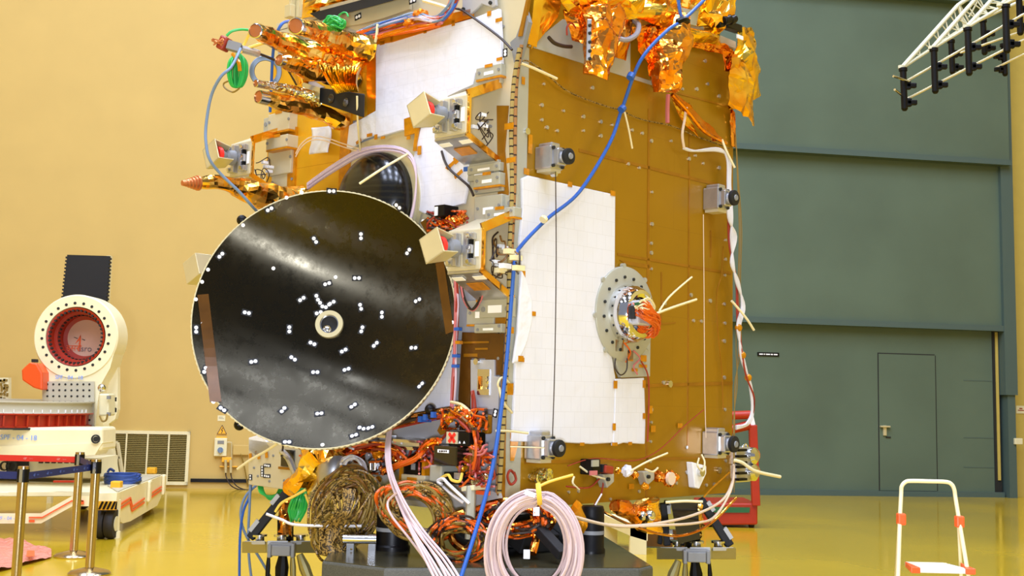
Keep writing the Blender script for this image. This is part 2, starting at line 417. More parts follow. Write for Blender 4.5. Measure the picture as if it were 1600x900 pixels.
mb = MB(); q0, q1 = ws(1382, 683); wbox(mb, q0 - .04, q0 + .05, q1 - .01, q1 + .015, .12, .14); obj('keyhole_plate', mb, 'gap_dark', lf)
for yy in (595, 684, 730):
    mb = MB(); a, z = ws(1500, yy); wbox(mb, a, sR - .16, z, z + .012, .1, .124); obj('door_seam', mb, 'door_green_dark', dr)
# side guide frame of the door
tr = MB(); a = ws(1553, 600)[0]; b = ws(1571, 600)[0]; wbox(tr, a + .08, b, 0, ws(1560, 512)[1] - 1.2, 0, .3); wbox(tr, a + .02, b + .03, ws(1560, 617)[1], Z_CEIL, 0, .34)
t1 = struct('trim_1', tr, 'door_green_dark')
mb = MB(); wbox(mb, a - .1, a + .03, 0, Z_CEIL, .1, .14); obj('guide_slot', mb, 'gap_dark', t1)
mb = MB(); wbox(mb, a - .05, a + .0, .3, ws(1560, 520)[1], .13, .16); obj('guide_rail', mb, 'wall_paint_deep', t1)
mb = MB(); wbox(mb, b + .035, 30, 0, Z_CEIL, 0, .05); struct('trim_2', mb, 'wall_paint_deep')
# wall plates right of the door
mb = MB(); s, z = ws(1592, 640); wbox(mb, s - .09, s + .09, z - .07, z + .07, .04, .062)
t = thing('notice_plate', mb, 'cream_paint', 'small pale notice plate on the yellow wall right of the green door', 'sign')
mb = MB(); wbox(mb, s - .06, s + .06, z - .02, z - .005, .06, .066); wbox(mb, s - .03, s + .03, z + .01, z + .03, .06, .066); obj('printing', mb, 'red_wire', t)
mb = MB(); s, z = ws(1574, 688); wbox(mb, s - .07, s + .08, z - .06, z + .05, .3, .36)
thing('junction_box', mb, 'cream_paint', 'small cream box fixed low on the green door frame', 'box', bev=.01)
mb = MB(); s, z = ws(1196, 554); wbox(mb, s - .2, s + .2, z - .033, z + .033, .12, .135)
t = thing('sign_plate', mb, 'black_plastic', 'tiny black strip sign with white lettering on the green door', 'sign')
mb = MB()
for (a0, a1) in [(-.17, -.10), (-.085, -.06), (-.045, .03), (.045, .085), (.1, .17)]: wbox(mb, s + a0, s + a1, z - .011, z + .011, .134, .137)
obj('lettering', mb, 'label_white', t)
# vent grille
s0, zt = ws(166, 672); s1, _ = ws(298, 674); zb = ws(240, 757)[1]
mb = MB(); fw = .05
for q in [(s0, s0 + fw, zb, zt), (s1 - fw, s1, zb, zt), (s0, s1, zt - fw, zt), (s0, s1, zb, zb + fw)]: wbox(mb, *q, 0, .06)
vg = thing('vent_grille', mb, 'cream_paint', 'louvred return air grille low on the yellow wall beside the trolley', 'vent')
mb = MB(); n = 26
for i in range(n):
    z = zb + fw + (zt - zb - 2 * fw) * (i + .5) / n; h = (zt - zb - 2 * fw) / n
    mb.hexa([wallpt(s0 + fw, z - h * .5, .05), wallpt(s1 - fw, z - h * .5, .05), wallpt(s1 - fw, z - h * .3, .05), wallpt(s0 + fw, z - h * .3, .05)][::-1],
            [wallpt(s0 + fw, z + h * .25, .005), wallpt(s1 - fw, z + h * .25, .005), wallpt(s1 - fw, z + h * .45, .005), wallpt(s0 + fw, z + h * .45, .005)][::-1])
obj('louvre', mb, 'vent_metal', vg)
mb = MB(); wbox(mb, s0 + fw, s1 - fw, zb + fw, zt - fw, 0, .004); obj('backing', mb, 'gap_dark', vg)
for k in (1, 2, 3):
    mb = MB(); s = s0 + (s1 - s0) * k / 4; wbox(mb, s - .012, s + .012, zb + fw, zt - fw, 0, .058); obj('mullion', mb, 'cream_paint', vg)
# electrical bits on the wall left of the spacecraft
s, z = ws(347, 672); mb = MB(); k = .075
mb.slab([wallpt(s - k * 1.1, z - k, .01), wallpt(s + k * 1.1, z - k, .01), wallpt(s, z + k * 1.1, .01)], NW, .01)
wbox(mb, s - k * 1.1, s + k * 1.1, z - k - .1, z - k - .03, 0, .01)
ws_ = thing('warning_sign', mb, 'sign_yellow', 'yellow triangular electric shock warning sign on the wall', 'sign')
mb = MB()
for i in range(3):
    a = [V((-k * 1.1, -k)), V((k * 1.1, -k)), V((0, k * 1.1))]
    p, q = a[i], a[(i + 1) % 3]; mb.bar(wallpt(s + p.x * .9, z + p.y * .9 + .004, .012), wallpt(s + q.x * .9, z + q.y * .9 + .004, .012), .008, .004, NW)
for (p, q) in [((.012, .04), (-.012, 0)), ((-.012, 0), (.012, -.005)), ((.012, -.005), (-.006, -.05))]:
    mb.bar(wallpt(s + p[0], z + p[1], .012), wallpt(s + q[0], z + q[1], .012), .009, .004, NW)
obj('pictogram', mb, 'logo_black', ws_)
mb = MB(); s, z = ws(346, 654); wbox(mb, s - .06, s + .06, z - .04, z + .05, 0, .006); nt_ = thing('paper_notice', mb, 'cream_paint', 'faint paper notice above the yellow warning sign', 'notice')
mb = MB(); wbox(mb, s - .04, s + .04, z + .0, z + .006, .005, .008); wbox(mb, s - .04, s + .02, z + .02, z + .026, .005, .008); obj('printing', mb, 'grey_mid', nt_)
s, z = ws(345, 698); mb = MB(); wbox(mb, s - .1, s + .1, z - .15, z + .14, 0, .07)
sw = thing('switch_box', mb, 'cream_paint', 'cream isolator switch box below the yellow warning sign', 'switch', bev=.012)
mb = MB(); c = wallpt(s + .0, z - .05, .07); mb.cyl(c, c + NW * .03, .045); mb.box(c + NW * .04, EW, UP, NW, .012, .045, .02); obj('rotary_knob', mb, 'grey_blue_cable', sw)
mb = MB(); wbox(mb, s - .05, s + .05, z + .05, z + .1, .06, .078); obj('switch_label', mb, 'grey_mid', sw)
mb = MB(); pts = [wallpt(*ws(x, y), .05) for x, y in [(352, 691), (362, 691), (362, 716)]]; mb.tube(pts, .012, 6)
thing('conduit_pipe', mb, 'alodine', 'thin bent conduit leading from the cream switch box', 'conduit')
s, z = ws(356, 717); mb = MB(); wbox(mb, s - .09, s + .06, z - .05, z + .03, 0, .09); wbox(mb, s - .12, s + .16, z - .13, z - .11, 0, .06)
so = thing('wall_socket', mb, 'sign_yellow', 'yellow wall socket with two dark plugs and cables', 'socket', bev=.008)
for (px, w_) in ((353, 'dark_wire'), (361, 'dark_wire')):
    mb = MB(); mb.cyl(wallpt(*ws(px, 718), .1), wallpt(*ws(px, 738), .08), .022); obj('plug', mb, 'alodine', so)
    mb = MB(); mb.tube([wallpt(*ws(x, y), o) for x, y, o in [(px, 736, .06), (px + 1, 745, .08), (px + 8, 757, .15), (px + 20, 763, .2), (px + 34, 764, .2)]], .01, 6, sub=5); obj('power_cord', mb, w_, so)
s, z = ws(378, 703); mb = MB(); wbox(mb, s - .14, s + .16, z - .08, z + .08, 0, .06)
wb = thing('wall_box', mb, 'wall_paint', 'yellow painted wall box right of the cream switch box', 'box', bev=.01)
mb = MB(); mb.tube([wallpt(*ws(x, y), .05) for x, y in [(376, 708), (381, 725), (385, 745), (388, 760)]], .012, 6, sub=5); obj('power_cord', mb, 'olive_wire', wb)
mb = MB(); a, z = ws(298, 750); b, zz = ws(430, 753.5); wbox(mb, a, b, z - .03, z + .025, 0, .05)
thing('cable_trunking', mb, 'black_plastic', 'long black cable strip along the wall above the floor', 'trunking')
mb = MB(); wbox(mb, -6, sL, .0, .1, 0, .02); struct('baseboard_back', mb, 'wall_paint')
# overhead lamps of the hall
def lamp(x, y, sx, sy, pw, col=(.86, .97, 1.28)):
    ld = bpy.data.lights.new('hall_light', 'AREA'); ld.shape = 'RECTANGLE'; ld.size = sx; ld.size_y = sy; ld.energy = pw; ld.color = col
    o = bpy.data.objects.new('hall_light', ld); COL.objects.link(o); o.location = (x, y, Z_CEIL - .15); return o
for x in (-8, -3, 2, 7):
    for y in (-5, 0, 5, 10, 14):
        lamp(x, y, 1.2, 2.2, (450 if y < 8 else 370) * (1 if x < 5 else .95))
ld = bpy.data.lights.new('added_flash', 'AREA'); ld.shape = 'DISK'; ld.size = .5; ld.energy = 430; ld.color = (.9, .97, 1.15)  # added flash-like lamp behind the camera, set low to streak the dish
flash = bpy.data.objects.new('added_flash', ld); COL.objects.link(flash); flash.location = (-.1, -1.6, 1.3); flash.rotation_euler = (V((-.3, 6.5, 1.7)) - flash.location).to_track_quat('-Z', 'Y').to_euler()
wd = bpy.data.worlds.new('hall_air'); scene.world = wd; wd.use_nodes = True
wd.node_tree.nodes['Background'].inputs[0].default_value = (.9, .97, 1.15, 1); wd.node_tree.nodes['Background'].inputs[1].default_value = .3
vs_ = scene.view_settings; vs_.view_transform = 'Standard'; vs_.look = 'None'; vs_.gamma = 1; vs_.exposure = 0; vs_.use_curve_mapping = False
# ================================================================== SPACECRAFT
SC = empty('spacecraft', (C0 + (ER + EL) * .9).to_tuple()[:2] + (C0.z,), 'boxy gold and white spacecraft with round dark dish, resting on the granite table', 'spacecraft')
WR = (R(1144, 782) - C0).dot(ER); WL = (L(402, 758) - C0).dot(EL); HB = R(1146, 66).z - C0.z
ZT = C0.z + HB
def S(r, l, z): return C0 + ER * r + EL * l + UP * z
def scbox(r0, r1, l0, l1, z0, z1):
    return MB().hexa([S(r0, l0, z0), S(r1, l0, z0), S(r1, l1, z0), S(r0, l1, z0)], [S(r0, l0, z1), S(r1, l0, z1), S(r1, l1, z1), S(r0, l1, z1)])
obj('body_core', scbox(.03, WR - .03, .03, WL - .03, .0, HB - .02), 'panel_grey', SC)
obj('deck_plate', scbox(-.02, WR, -.02, WL, HB - .05, HB), 'panel_beige', SC)
# ---- generic helpers on the two faces
def poly(face, pts, o, th=.006): return MB().slab([face(x, y, o) for x, y in pts], NR if face is R else NL, th)
def fbox(face, x, y, w, h, o0, o1, mb=None, rot=0):
    mb = mb or MB(); n = NR if face is R else NL; e = ER if face is R else -EL
    p = face(x, y, o1); k = ppm(p); f_ = abs(e.dot(RC)); hw = w / k / f_ / 2; hh = h / k / 2
    ax = e * math.cos(rot) + UP * math.sin(rot); az = -e * math.sin(rot) + UP * math.cos(rot)
    return mb.box(p - n * ((o1 - o0) / 2), ax, n, az, hw, (o1 - o0) / 2, hh)
def part(name, mb, mt, parent=None, **k): return obj(name, mb, mt, parent or SC, **k)
def disc(face, x, y, rpx, o0, o1, mb=None, seg=16):
    mb = mb or MB(); n = NR if face is R else NL; p = face(x, y, o1); r = rpx / ppm(p)
    return mb.lathe(p, n, [(0, o0 - o1), (r, o0 - o1), (r, 0), (0, 0)], seg)
# ---- right face skin
pn = scbox(0, WR, 0, .03, 0, HB - .05); part('side_panel', pn, 'kapton', label='amber film covered side panel')
part('edge_strip', poly(R, [(810, 66), (827, 76), (824, 215), (819, 480), (812, 793), (783, 797), (796, 500)], .006, .008), 'panel_strip')
part('bare_patch', poly(R, [(826, 72), (880, 30), (985, 60), (985, 116), (1031, 131), (1031, 137)], .005, .006), 'panel_strip')
fs = MB(); rr = random.Random(3)
spots = [(851, 131), (927, 137), (848, 164), (882, 173), (848, 187), (856, 199), (872, 204), (913, 182), (940, 190), (913, 204), (940, 212), (958, 195), (989, 203), (1005, 208), (1019, 220), (1050, 220), (1068, 139), (1090, 139), (1107, 131), (1125, 150), (1103, 95), (875, 240), (880, 245), (1078, 248), (1088, 243), (1100, 255), (1125, 262),
         (1020, 300), (1020, 350), (1019, 380), (1019, 395), (1019, 420), (1019, 640), (1019, 660), (1018, 690), (1017, 720), (1135, 375), (1135, 405), (1134, 430), (1133, 475), (1134, 505), (1133, 533), (1133, 590), (1134, 640), (1081, 461), (1085, 501), (1097, 502), (1111, 470), (1040, 474), (983, 256), (1000, 262), (855, 600), (905, 768), (890, 769), (955, 780), (1000, 768), (1015, 762), (1074, 699), (1074, 738), (1135, 720), (1117, 757), (1105, 758), (1058, 755), (1038, 598), (1047, 600)]
for (x, y) in spots:
    disc(R, x, y, rr.choice((2.2, 2.6, 3.2)), 0, .008, fs, 8)
part('fastener', fs, 'aluminium')
mb = MB(); 
for (x, y) in [(825, 205), (1048, 600), (1125, 735)]: disc(R, x, y, 5.5, 0, .016, mb, 14)
part('bolt_head', mb, 'steel_bright')
# darker seams of doubled film
for pts in [[(1013, 170), (1016, 170), (1013, 780), (1009, 780)], [(1077, 160), (1079, 160), (1076, 700), (1074, 700)], [(905, 232), (1145, 292), (1145, 297), (905, 237)], [(965, 395), (1143, 425), (1143, 429), (965, 399)], [(1010, 600), (1145, 596), (1145, 601), (1010, 605)], [(820, 720), (1145, 712), (1145, 716), (820, 725)],
            [(1033, 425), (1035, 425), (1035, 505), (1033, 505)], [(1033, 505), (1056, 503), (1056, 505), (1033, 507)], [(1018, 133), (1140, 165), (1140, 168), (1018, 136)], [(1110, 360), (1112, 360), (1112, 402), (1110, 402)], [(968, 406), (1018, 414), (1018, 420), (980, 414)]]:
    part('film_seam', poly(R, pts, .0035, .005), 'tape_brown')
# ---- white blankets, right face
bl = part('thermal_blanket', poly(R, [(816, 279), (826, 274), (880, 286), (962, 304), (961, 436), (946, 452), (945, 520), (957, 560), (962, 590), (958, 692), (925, 694), (869, 691), (800, 690), (803, 640), (806, 560), (812, 480), (815, 420), (812, 380), (817, 330)], .022, .02), 'blanket_right', bev=.006, label='large white thermal blanket')
def tape(face, x, y, w, h, o, parent=None, rot=0, mt='tape_amber'):
    return part('kapton_tape', fbox(face, x, y, w, h, o - .003, o, rot=rot), mt, parent)
for (x, y, w, h) in [(891, 288, 7, 8), (958, 302, 8, 8), (947, 447, 7, 8), (942, 484, 6, 12), (947, 515, 6, 10), (833, 490, 9, 7), (815, 562, 9, 7), (869, 693, 9, 5), (910, 694, 7, 5), (818, 430, 6, 14)]:
    tape(R, x, y, w, h, .026, bl)
b2 = part('thermal_blanket', poly(R, [(962, 592), (1007, 590), (1009, 660), (1008, 694), (975, 692), (958, 697), (961, 640)], .026, .02), 'blanket_right', bev=.006, label='smaller white blanket below the ring fitting')
for (x, y, w, h) in [(962, 601, 6, 12), (1007, 600, 5, 12), (960, 667, 5, 11), (1007, 650, 5, 9), (961, 694, 9, 5), (985, 693, 6, 5)]: tape(R, x, y, w, h, .030, b2)
part('blanket_flap', poly(R, [(816, 423), (824, 440), (832, 470), (832, 502), (824, 535), (810, 565), (802, 568), (809, 520), (812, 470)], .034, .016), 'blanket_cloth', bev=.006)
for (x, y, w, h) in [(798, 516, 10, 10), (814, 560, 8, 8), (797, 440, 7, 14)]: tape(R, x, y, w, h, .036)
for k, (x, y, w, h) in enumerate([(818, 126, 5, 12), (1021, 670, 8, 10), (1063, 665, 8, 7), (987, 760, 8, 8), (1017, 640, 6, 12), (965, 690, 14, 6), (829, 225, 6, 30), (823, 268, 8, 10)]): tape(R, x, y, w, h, .012)
# ---- round bowl fitting on the right face
cR = R(978, 491, .03); kR = ppm(cR); pr = lambda px: px / kR
mb = MB(); mb.lathe(cR, NR, [(pr(44), -.03), (pr(75), -.03), (pr(75), 0), (pr(72), .006), (pr(44), .006), (pr(44), -.03)], 56)
mb.slab([R(x, y, .03) for x, y in [(955, 540), (965, 575), (971, 590), (1016, 588), (1017, 520), (990, 500)]], NR, .028)
fl_ = part('bowl_flange', mb, 'panel_strip', bev=.003)
mb = MB()
for i in range(16):
    a = 2 * math.pi * (i + .3) / 16; p = cR + (ER * math.cos(a) + UP * math.sin(a)) * pr(58)
    mb.lathe(p, NR, [(0, .0), (pr(2.6), .0), (pr(2.6), .014), (0, .014)], 8)
part('bolt', mb, 'gap_dark', fl_)
mb = MB()
for i in range(8):
    a = 2 * math.pi * (i + .1) / 8; p = cR + (ER * math.cos(a) + UP * math.sin(a)) * pr(76)
    mb.lathe(p, NR, [(0, -.02), (pr(4), -.02), (pr(4), .004), (0, .004)], 8)
part('rim_lug', mb, 'panel_strip', fl_)
bw = part('bowl', MB().lathe(cR, NR, [(pr(46), 0), (pr(46), .03), (pr(43), .085), (pr(37), .115), (pr(31), .12), (pr(26), .105), (pr(24), .05), (pr(10), .0), (0, 0)], 56), 'chrome', label='polished metal bowl in the ring fitting')
mb = MB(); c = cR + NR * .06 - ER * pr(10)
mb.box(c + NR * .06, ER, UP, NR, pr(17), pr(19), .05); part('connector_block', mb, 'steel_soft', bw, bev=.012)
mb = MB(); mb.box(c + NR * .06 - ER * pr(17), ER, UP, NR, pr(3), pr(10), .03); part('socket', mb, 'gap_dark', bw)
mb = MB()
for i in range(26):
    a = rr.uniform(-1, 1); b = rr.uniform(0, 1)
    p0 = R(992 + rr.uniform(-3, 6), 480 + rr.uniform(-6, 14), .16); p1 = R(1010 + rr.uniform(-6, 6), 478 + rr.uniform(-8, 24), .26); p2 = R(1026 + rr.uniform(-4, 6), 500 + rr.uniform(-10, 14), .22); p3 = R(1018 + rr.uniform(-8, 6), 522 + rr.uniform(-8, 6), .14); p4 = R(1002 + rr.uniform(-6, 4), 510 + rr.uniform(-8, 6), .15)
    mb.tube([p0, p1, p2, p3, p4], .0055, 5, sub=5)
part('wire_loop', mb, 'orange_wire', bw)
mb = MB()
for i in range(9):
    mb.tube([R(995 + rr.uniform(-5, 5), 478 + rr.uniform(-6, 6), .22), R(1010 + rr.uniform(-6, 6), 474 + rr.uniform(-9, 9), .26), R(1018 + rr.uniform(-6, 6), 488 + rr.uniform(-9, 6), .24), R(1003, 490, .2)], .005, 5, sub=5)
part('wire_loop', mb, 'tie_cream', bw)
part('connector_clip', fbox(R, 1001, 474, 12, 4, .22, .24, rot=.2), 'green_paint', bw)
mb = MB(); mb.tube([R(1020, 492, .22), R(1052, 480, .2), R(1088, 468, .18)], .008, 6, sub=3); part('cable_tie', mb, 'tie_cream')
mb = MB(); mb.tube([R(1030, 486, .2), R(1044, 466, .2), R(1063, 448, .19), R(1081, 433, .18)], .006, 6, sub=4); part('cable_tie', mb, 'tie_cream')
mb = MB(); mb.tube([R(962, 560, .05), R(961, 575, .06), R(970, 586, .06), R(979, 578, .06), R(980, 560, .05)], .004, 6, sub=5); part('bonding_strap', mb, 'dark_wire')
for i, pts in enumerate([[(990, 548), (1000, 560), (990, 572), (996, 585)], [(1002, 565), (1012, 585), (1014, 620), (1012, 690)], [(975, 535), (985, 550), (978, 566)]]):
    mb = MB(); mb.tube([R(x, y, .045) for x, y in pts], .005, 6, sub=5); part('pigtail_wire', mb, ['pink_wire', 'red_wire', 'orange_wire'][i])
for (x, y, w, h) in [(968, 540, 14, 18), (985, 556, 10, 16), (1005, 572, 14, 5), (992, 578, 10, 5), (1014, 525, 16, 6), (1006, 560, 10, 10)]: tape(R, x, y, w, h, .036)
# ---- four damper housings with pulley discs
def damper(x, y, sc, wire=None, white=False):
    n0 = R(x, y, .0); k = ppm(n0); u = sc / k
    mb = MB(); c = n0 + NR * .06
    mb.box(c, ER, NR, UP, .075 * u * 10, .06, .09 * u * 10); mb.box(c - ER * .02 * u + NR * .07, ER, NR, UP, .05 * u * 10, .03, .065 * u * 10)
    mb.box(c + UP * .1 * u * 10, ER, NR, UP, .05 * u * 10, .05, .02 * u * 10)
    dmp = part('damper_housing', mb, 'steel_bright' if white else 'aluminium', bev=.008)
    a = c + NR * .07 + ER * .01
    mb = MB(); mb.cyl(a, a + NR * .05, .045 * u * 10, 20); part('hub', mb, 'panel_grey', dmp)
    mb = MB(); b = a + NR * .05
    mb.lathe(b, NR, [(0, 0), (.062 * u * 10, 0), (.064 * u * 10, .01), (.062 * u * 10, .022), (.036 * u * 10, .026), (0, .024)], 28); part('pulley_disc', mb, 'grey_mid' if 0 else 'black_matt', dmp)
    mb = MB(); mb.lathe(b + NR * .027, NR, [(0, 0), (.026 * u * 10, 0), (.022 * u * 10, .006), (0, .006)], 18); part('disc_boss', mb, 'grey_mid', dmp)
    mb = MB()
    for sx in (-1, 1):
        for sz in (-1, 1):
            p = c + ER * (.055 * u * 10 * sx) + UP * (.07 * u * 10 * sz) + NR * .06
            mb.lathe(p, NR, [(0, 0), (.014 * u * 10, 0), (.014 * u * 10, .012), (0, .012)], 8)
    part('bolt', mb, 'gap_dark', dmp)
    mb = MB(); mb.box(c - UP * .1 * u * 10, ER, NR, UP, .06 * u * 10, .05, .012 * u * 10); part('bracket_lip', mb, 'panel_beige', dmp)
    return dmp
for (x, y, s_) in [(845, 250, 20), (1106, 313, 19), (829, 698, 21), (1105, 692, 20)]: damper(x, y, s_)
mb = MB(); mb.tube([R(868, 268, .12), R(869, 400, .11), R(867, 560, .1), R(863, 690, .12)], .0028, 5, sub=3); part('suspension_wire', mb, 'dark_wire')
mb = MB(); mb.tube([R(1099, 335, .1), R(1100, 450, .08), R(1101, 600, .08), R(1103, 684, .1)], .0026, 5, sub=3); part('suspension_wire', mb, 'cream_cable')
mb = MB(); disc(R, 869, 272, 4, .08, .11, mb); part('wire_clamp', mb, 'steel_bright')
mb = MB(); disc(R, 862, 715, 4, .08, .11, mb); part('wire_clamp', mb, 'steel_bright')
# ---- small fittings along the bottom of the right face
def foilball(face, x, y, rpx, o, seed, squash=1.0):
    p = face(x, y, o); r = rpx / ppm(p)
    def fn(u, v):
        th, ph = 2 * math.pi * u, math.pi * (v * .998 + .001)
        d = V((math.sin(ph) * math.cos(th), math.sin(ph) * math.sin(th), math.cos(ph) * squash))
        return p + d * r * (1 + .45 * noise.noise(d * 2.3 + V((seed, 0, 0))))
    return MB().grid(fn, 14, 9, wrapu=True)
mb = MB(); disc(R, 843, 747, 8, 0, .06, mb); disc(R, 858, 742, 10, 0, .09, mb); disc(R, 858, 742, 5, .09, .1, mb); part('clear_fitting', mb, 'foil_silver')
part('corner_bracket', MB().slab([R(x, y, .05) for x, y in [(1082, 722), (1104, 728), (1104, 740), (1093, 764), (1086, 762)]], NR, .05), 'white_plastic', bev=.006)
mb = MB(); mb.tube([R(1092, 716, .09), R(1090, 728, .12), R(1098, 736, .12), R(1101, 722, .12), R(1096, 710, .1)], .006, 6, sub=5); part('coiled_lead', mb, 'tie_cream')
mb = MB(); disc(R, 1098, 738, 7, .05, .075, mb); part('connector_cap', mb, 'steel_bright')
part('relay_box', fbox(R, 932, 730, 14, 24, 0, .09), 'black_plastic', bev=.006)
part('relay_face', fbox(R, 931, 724, 11, 10, .09, .1), 'panel_strip'); part('relay_cover', fbox(R, 953, 734, 14, 12, .02, .1, rot=-.15), 'red_wire', bev=.006)
part('relay_tab', fbox(R, 945, 732, 8, 12, .0, .085), 'black_matt')
part('relay_label', fbox(R, 928, 739, 12, 7, .09, .098), 'pink_wire')
for i, (x, y) in enumerate([(951, 749), (1014, 745)]):
    part('sensor_bracket', MB().slab([R(x - 9, y - 8, .07), R(x + 9, y - 9, .07), R(x + 9, y + 4, .07), R(x - 2, y + 14, .07)], NR, .06), 'panel_strip', bev=.006)
    mb = MB(); disc(R, x + 1, y, 3, .07, .085, mb, 10); part('bolt', mb, 'gap_dark')
for i, (x, y, r, mt) in enumerate([(980, 736, 9, 'blanket_cloth'), (992, 742, 6, 'foil_copper'), (1030, 745, 9, 'foil_copper'), (1047, 748, 12, 'foil_copper'), (1008, 760, 6, 'film_amber'), (965, 735, 5, 'foil_gold')]):
    part('wrapped_connector', foilball(R, x, y, r, .07, i * 3.1), mt)
mb = MB(); disc(R, 1050, 748, 10, .1, .12, mb); part('connector_end', mb, 'cream_cable')
for pts in [[(906, 729, .04), (925, 742, .06), (945, 748, .07)], [(985, 736, .1), (1010, 722, .14), (1043, 708, .16)], [(897, 745, .04), (895, 755, .05), (905, 765, .05)], [(1028, 731, .1), (1020, 737, .1), (1008, 733, .09)]]:
    mb = MB(); mb.tube([R(*p) for p in pts], .006, 6, sub=4); part('cable_tie', mb, 'tie_cream')
mb = MB(); mb.tube([R(x, y, .05) for x, y in [(885, 760), (920, 762), (941, 745), (940, 770), (928, 790)]], .005, 6, sub=5); part('sense_wire', mb, 'red_wire')
mb = MB(); mb.tube([R(x, y, .04) for x, y in [(887, 728), (930, 716), (990, 720), (1030, 703), (1070, 665), (1100, 640)]], .003, 6, sub=5); part('sense_wire', mb, 'red_wire')
mb = MB(); mb.tube([R(x, y, .02) for x, y in [(1130, 385), (1127, 430), (1120, 460), (1122, 520), (1128, 580), (1130, 640)]], .004, 6, sub=5); part('sense_wire', mb, 'tape_brown')
mb = MB(); mb.tube([R(x, y, .02) for x, y in [(1097, 780), (1110, 765), (1140, 738)]], .006, 5, sub=4); part('sense_wire', mb, 'tape_amber')
# lace running over the upper right face
mb = MB(); mb.tube([R(x, y, .02) for x, y in [(812, 98), (824, 95), (850, 112), (880, 138), (910, 153), (950, 167), (970, 172), (1000, 186), (1050, 197), (1085, 212), (1118, 224), (1140, 232)]], .0045, 6, sub=6); part('lace_wire', mb, 'twisted_pair')
mb = MB(); mb.tube([R(806, 96, .03), R(830, 105, .05), R(870, 123, .05)], .008, 6, sub=4); part('cable_tie', mb, 'tie_cream')
mb = MB(); mb.tube([R(976, 175, .06), R(982, 200, .06), R(988, 232, .05)], .006, 6, sub=4); part('cable_tie', mb, 'tie_cream')
mb = MB(); mb.tube([R(1044, 148, .05), R(1043, 170, .05), R(1043, 192, .05)], .014, 6, sub=4); part('wire_stub', mb, 'pink_wire')
mb = MB(); mb.tube([R(1073, 164, .05), R(1070, 185, .06), R(1066, 210, .06), R(1069, 232, .05)], .009, 6, sub=4); part('wire_stub', mb, 'cream_cable')
# thrusters sticking out beyond the far edge of the right face
for (yy) in (712, 738):
    a = S(WR, .12, 0); p = R(1150, yy, -.02); mb = MB()
    mb.box(p, ER, NR, UP, .09, .06, .06); th = part('valve_block', mb, 'aluminium', bev=.01)
    mb = MB(); q = p + ER * .10 + NR * .03; mb.lathe(q, NR, [(0, 0), (.055, 0), (.055, .05), (.03, .07), (0, .07)], 20); part('valve_cap', mb, 'steel_bright', th)
    mb = MB(); mb.cyl(p + ER * .09, p + ER * .22, .03, 14, .05); part('nozzle', mb, 'copper_disc', th)
    mb = MB()
    for i in (-1, 0, 1): mb.box(p + UP * (.04 * i) - ER * .04 + NR * .06, ER, NR, UP, .05, .02, .008)
    part('terminal', mb, 'black_plastic', th)
mb = MB(); mb.tube([R(x, y, .03) for x, y in [(1150, 718), (1166, 715), (1170, 705), (1165, 694), (1160, 700)]], .008, 6, sub=4); part('valve_hook', mb, 'steel_bright')
# ================================================================== LEFT FACE
lpan = part('equipment_panel', scbox(0, .03, .0, WL, 0, HB - .05), 'panel_grey')
# upper zone, its beige reflection put into the colour, and amber end panel
part('closure_plate', poly(L, [(823, -4), (808, 60), (806, 100), (790, 470), (782, 470), (640, 420), (636, 200), (585, 190), (586, 62), (530, 36), (640, 2), (640, -10), (780, -60)], .010, .012), 'panel_beige')
part('amber_panel', poly(L, [(426, 96), (588, 58), (590, 178), (546, 190), (536, 320), (470, 345), (412, 340)], .014, .014), 'kapton_bright')
part('panel_frame', poly(L, [(533, 178), (548, 176), (544, 330), (527, 330)], .03, .02), 'tape_amber')
part('panel_frame', poly(L, [(451, 200), (463, 198), (458, 330), (447, 330)], .03, .02), 'tape_amber')
part('film_strip', poly(L, [(565, 60), (588, 54), (588, 178), (566, 184)], .03, .01), 'kapton_bright')
part('film_strip', poly(L, [(512, 88), (570, 74), (572, 112), (512, 112)], .04, .01), 'kapton_bright')
part('mount_plate', poly(L, [(540, 232), (640, 196), (665, 205), (665, 330), (636, 345), (530, 320)], .018, .012), 'alodine')
# upper edge beam and black bar along the deck
part('deck_beam', MB().hexa([L(430, 62, .03), L(640, 2, .03), L(640, -10, .03), L(430, 50, .03)], [L(430, 62, .0), L(640, 2, .0), L(640, -10, .0), L(430, 50, .0)]), 'panel_beige')
part('deck_rail', MB().hexa([L(500, 32, .10), L(640, -6, .10), L(640, -22, .10), L(484, 21, .10)], [L(500, 32, .02), L(640, -6, .02), L(640, -22, .02), L(484, 21, .02)]), 'black_matt')
part('rail_cap', MB().hexa([L(500, 17, .10), L(575, -3, .10), L(575, -8, .10), L(500, 12, .10)], [L(500, 17, .02), L(575, -3, .02), L(575, -8, .02), L(500, 12, .02)]), 'aluminium')
part('beam_plate', poly(L, [(507, 30), (578, 8), (640, -8), (640, 14), (600, 28), (560, 38), (530, 42)], .035, .02), 'panel_beige')
def markers(face, lst, o, parent=None, r=2.6, nm='target_marker'):
    for (x0, y0, x1, y1) in lst:
        mb = MB(); cx, cy = (x0 + x1) / 2, (y0 + y1) / 2
        p = face(cx, cy, o); n = NR if face is R else NL
        for (x, y) in ((x0, y0), (x1, y1)): disc(face, x, y, r, o, o + .003, mb, 12)
        mb.cur = 1; d = face(x1, y1, o) - face(x0, y0, o); k = ppm(p)
        t = d.normalized() if d.length > 1e-4 else UP
        mb.box(p - n * .001, t, n, t.cross(n), d.length / 2 + 4.2 / k, .0015, 4.6 / k)
        part(nm, mb, ['marker_white', 'black_matt'], parent)
markers(L, [(557, 27, 561, 25), (642, 2, 647, 0), (789, 80, 789, 85), (779, 512, 778, 516), (774, 643, 773, 648), (769, 782, 769, 787)], .04)
part('hoist_plate', poly(L, [(722, 25), (722, -10), (772, -24), (775, 8), (768, 12), (752, 6), (742, 16), (732, 24)], .05, .02), 'panel_grey', bev=.004)
mb = MB(); 
